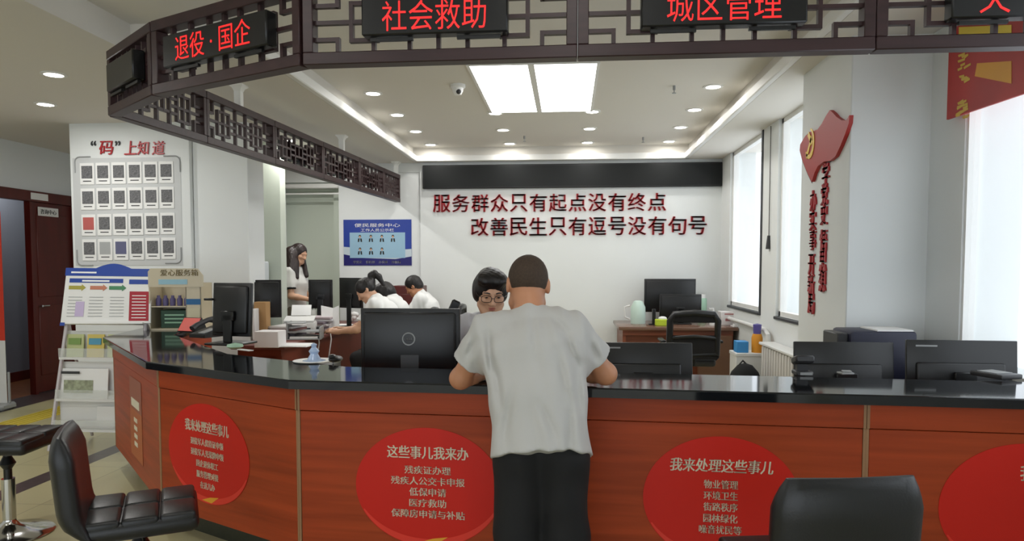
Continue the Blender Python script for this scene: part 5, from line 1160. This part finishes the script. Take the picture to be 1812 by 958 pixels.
# ---- the standing woman in profile
X, Y = at_(524, 500, 8.35).x, 8.35
J = dict(pel=(X - .02, Y, .95), che=(X, Y, 1.26), nec=(X + .01, Y, 1.43), head=at_(529, 450, Y - .0), f=(.92, -.25, -.3), u=(.28, 0, .95),
         shl=(X + .0, Y + .15, 1.385), shr=(X - .02, Y - .16, 1.385), ell=(X + .04, Y + .2, 1.1), elr=(X + .02, Y - .21, 1.1), wrl=(X + .23, Y + .07, 1.05), wrr=(X + .23, Y - .1, 1.05), hdl=(1, -.2, 0), hdr=(1, .2, 0), hnl=(0, -1, -.2), hnr=(0, 1, -.2),
         hil=(X - .02, Y + .08, .9), hir=(X - .02, Y - .08, .9), knl=(X, Y + .08, .48), knr=(X, Y - .08, .48), anl=(X - .02, Y + .08, .075), anr=(X - .02, Y - .08, .075), toe=(1, 0, 0))
person(J, .0085, 'person with long dark hair standing in profile, white top with black sleeve bands', skin_fair, hair_brown, 'long', mat('white_cotton', (214, 213, 208), 0.85), mat('grey_trousers', (120, 112, 96), 0.8), fem=True,
       opts=dict(tor=((.17, .13), (.145, .115), (.165, .12), (.1, .065)), sleeve=.72, collar=True, cuff=True, hem=Vector((X - .02, Y, .9)), curl=.5, seed=8, s=1.0,
       locks=[((X - .04, Y - .05, 1.62), (X - .08, Y - .11, 1.42), .075, .07), ((X - .08, Y - .11, 1.42), (X - .1, Y - .16, 1.3), .06, .03), ((X - .01, Y - .08, 1.58), (X + .0, Y - .15, 1.4), .06, .06), ((X + .03, Y - .09, 1.5), (X + .06, Y - .14, 1.32), .045, .03), ((X + .07, Y + .06, 1.55), (X + .12, Y + .02, 1.34), .025, .03)]))
# ---- seated people, all turned to the left
def seated(px, py, Y, label, hair, hm, lean, top_z, seed, fem, dx=0.0, reach=.36, f=(-.75, -.18, -.62), hz=0.0, sk=None):
    hd = at_(px, py, Y); X = hd.x; xb = X + lean
    J = dict(pel=(xb + .06, Y, .56), che=(X + lean * .62, Y, top_z - .16), nec=(X + lean * .3, Y, top_z), head=hd, f=f, u=(-.62, 0, .78),
             shl=(X + lean * .42, Y - .17, top_z - .06), shr=(X + lean * .42, Y + .17, top_z - .06), ell=(X + lean * .1 - .06, Y - .22, .84), elr=(X + lean * .1 - .06, Y + .22, .84), wrl=(X - reach + .1, Y - .13, .81 + hz), wrr=(X - reach + .1, Y + .1, .81 + hz), hdl=(-1, .2, .15), hdr=(-1, -.2, .15), hnl=(0, .6, -1), hnr=(0, -.6, -1),
             hil=(xb + .03, Y - .09, .555), hir=(xb + .03, Y + .09, .555), knl=(xb - .36, Y - .1, .54), knr=(xb - .36, Y + .1, .54), anl=(xb - .34, Y - .1, .075), anr=(xb - .34, Y + .1, .075), toe=(-1, 0, 0))
    return person(J, .009, label, sk or skin_fair, hm, hair, mat('bright_white_cotton', (232, 232, 230), 0.85), trouser_black, fem=fem,
                  opts=dict(tor=((.17, .13), (.155, .12), (.175, .125), (.1, .07)), sleeve=.7, hem=Vector((xb + .05, Y, .5)), curl=.5, seed=seed, ar=.95))
seated(648, 515, 6.9, 'person with a black ponytail and white shirt bending over papers at the staff desk', 'pony', hair_black, .3, 1.14, 3, True)
seated(681, 520, 7.58, 'person in white bent forward behind the one with the ponytail, mostly hidden', 'bob', hair_black, .22, 1.12, 6, True, reach=.3)
seated(732, 507, 8.3, 'person with cropped black hair and white shirt seated before the red wooden cabinet', 'short', hair_black, .26, 1.13, 9, False, reach=.32, f=(-.8, .1, -.5), sk=skin)
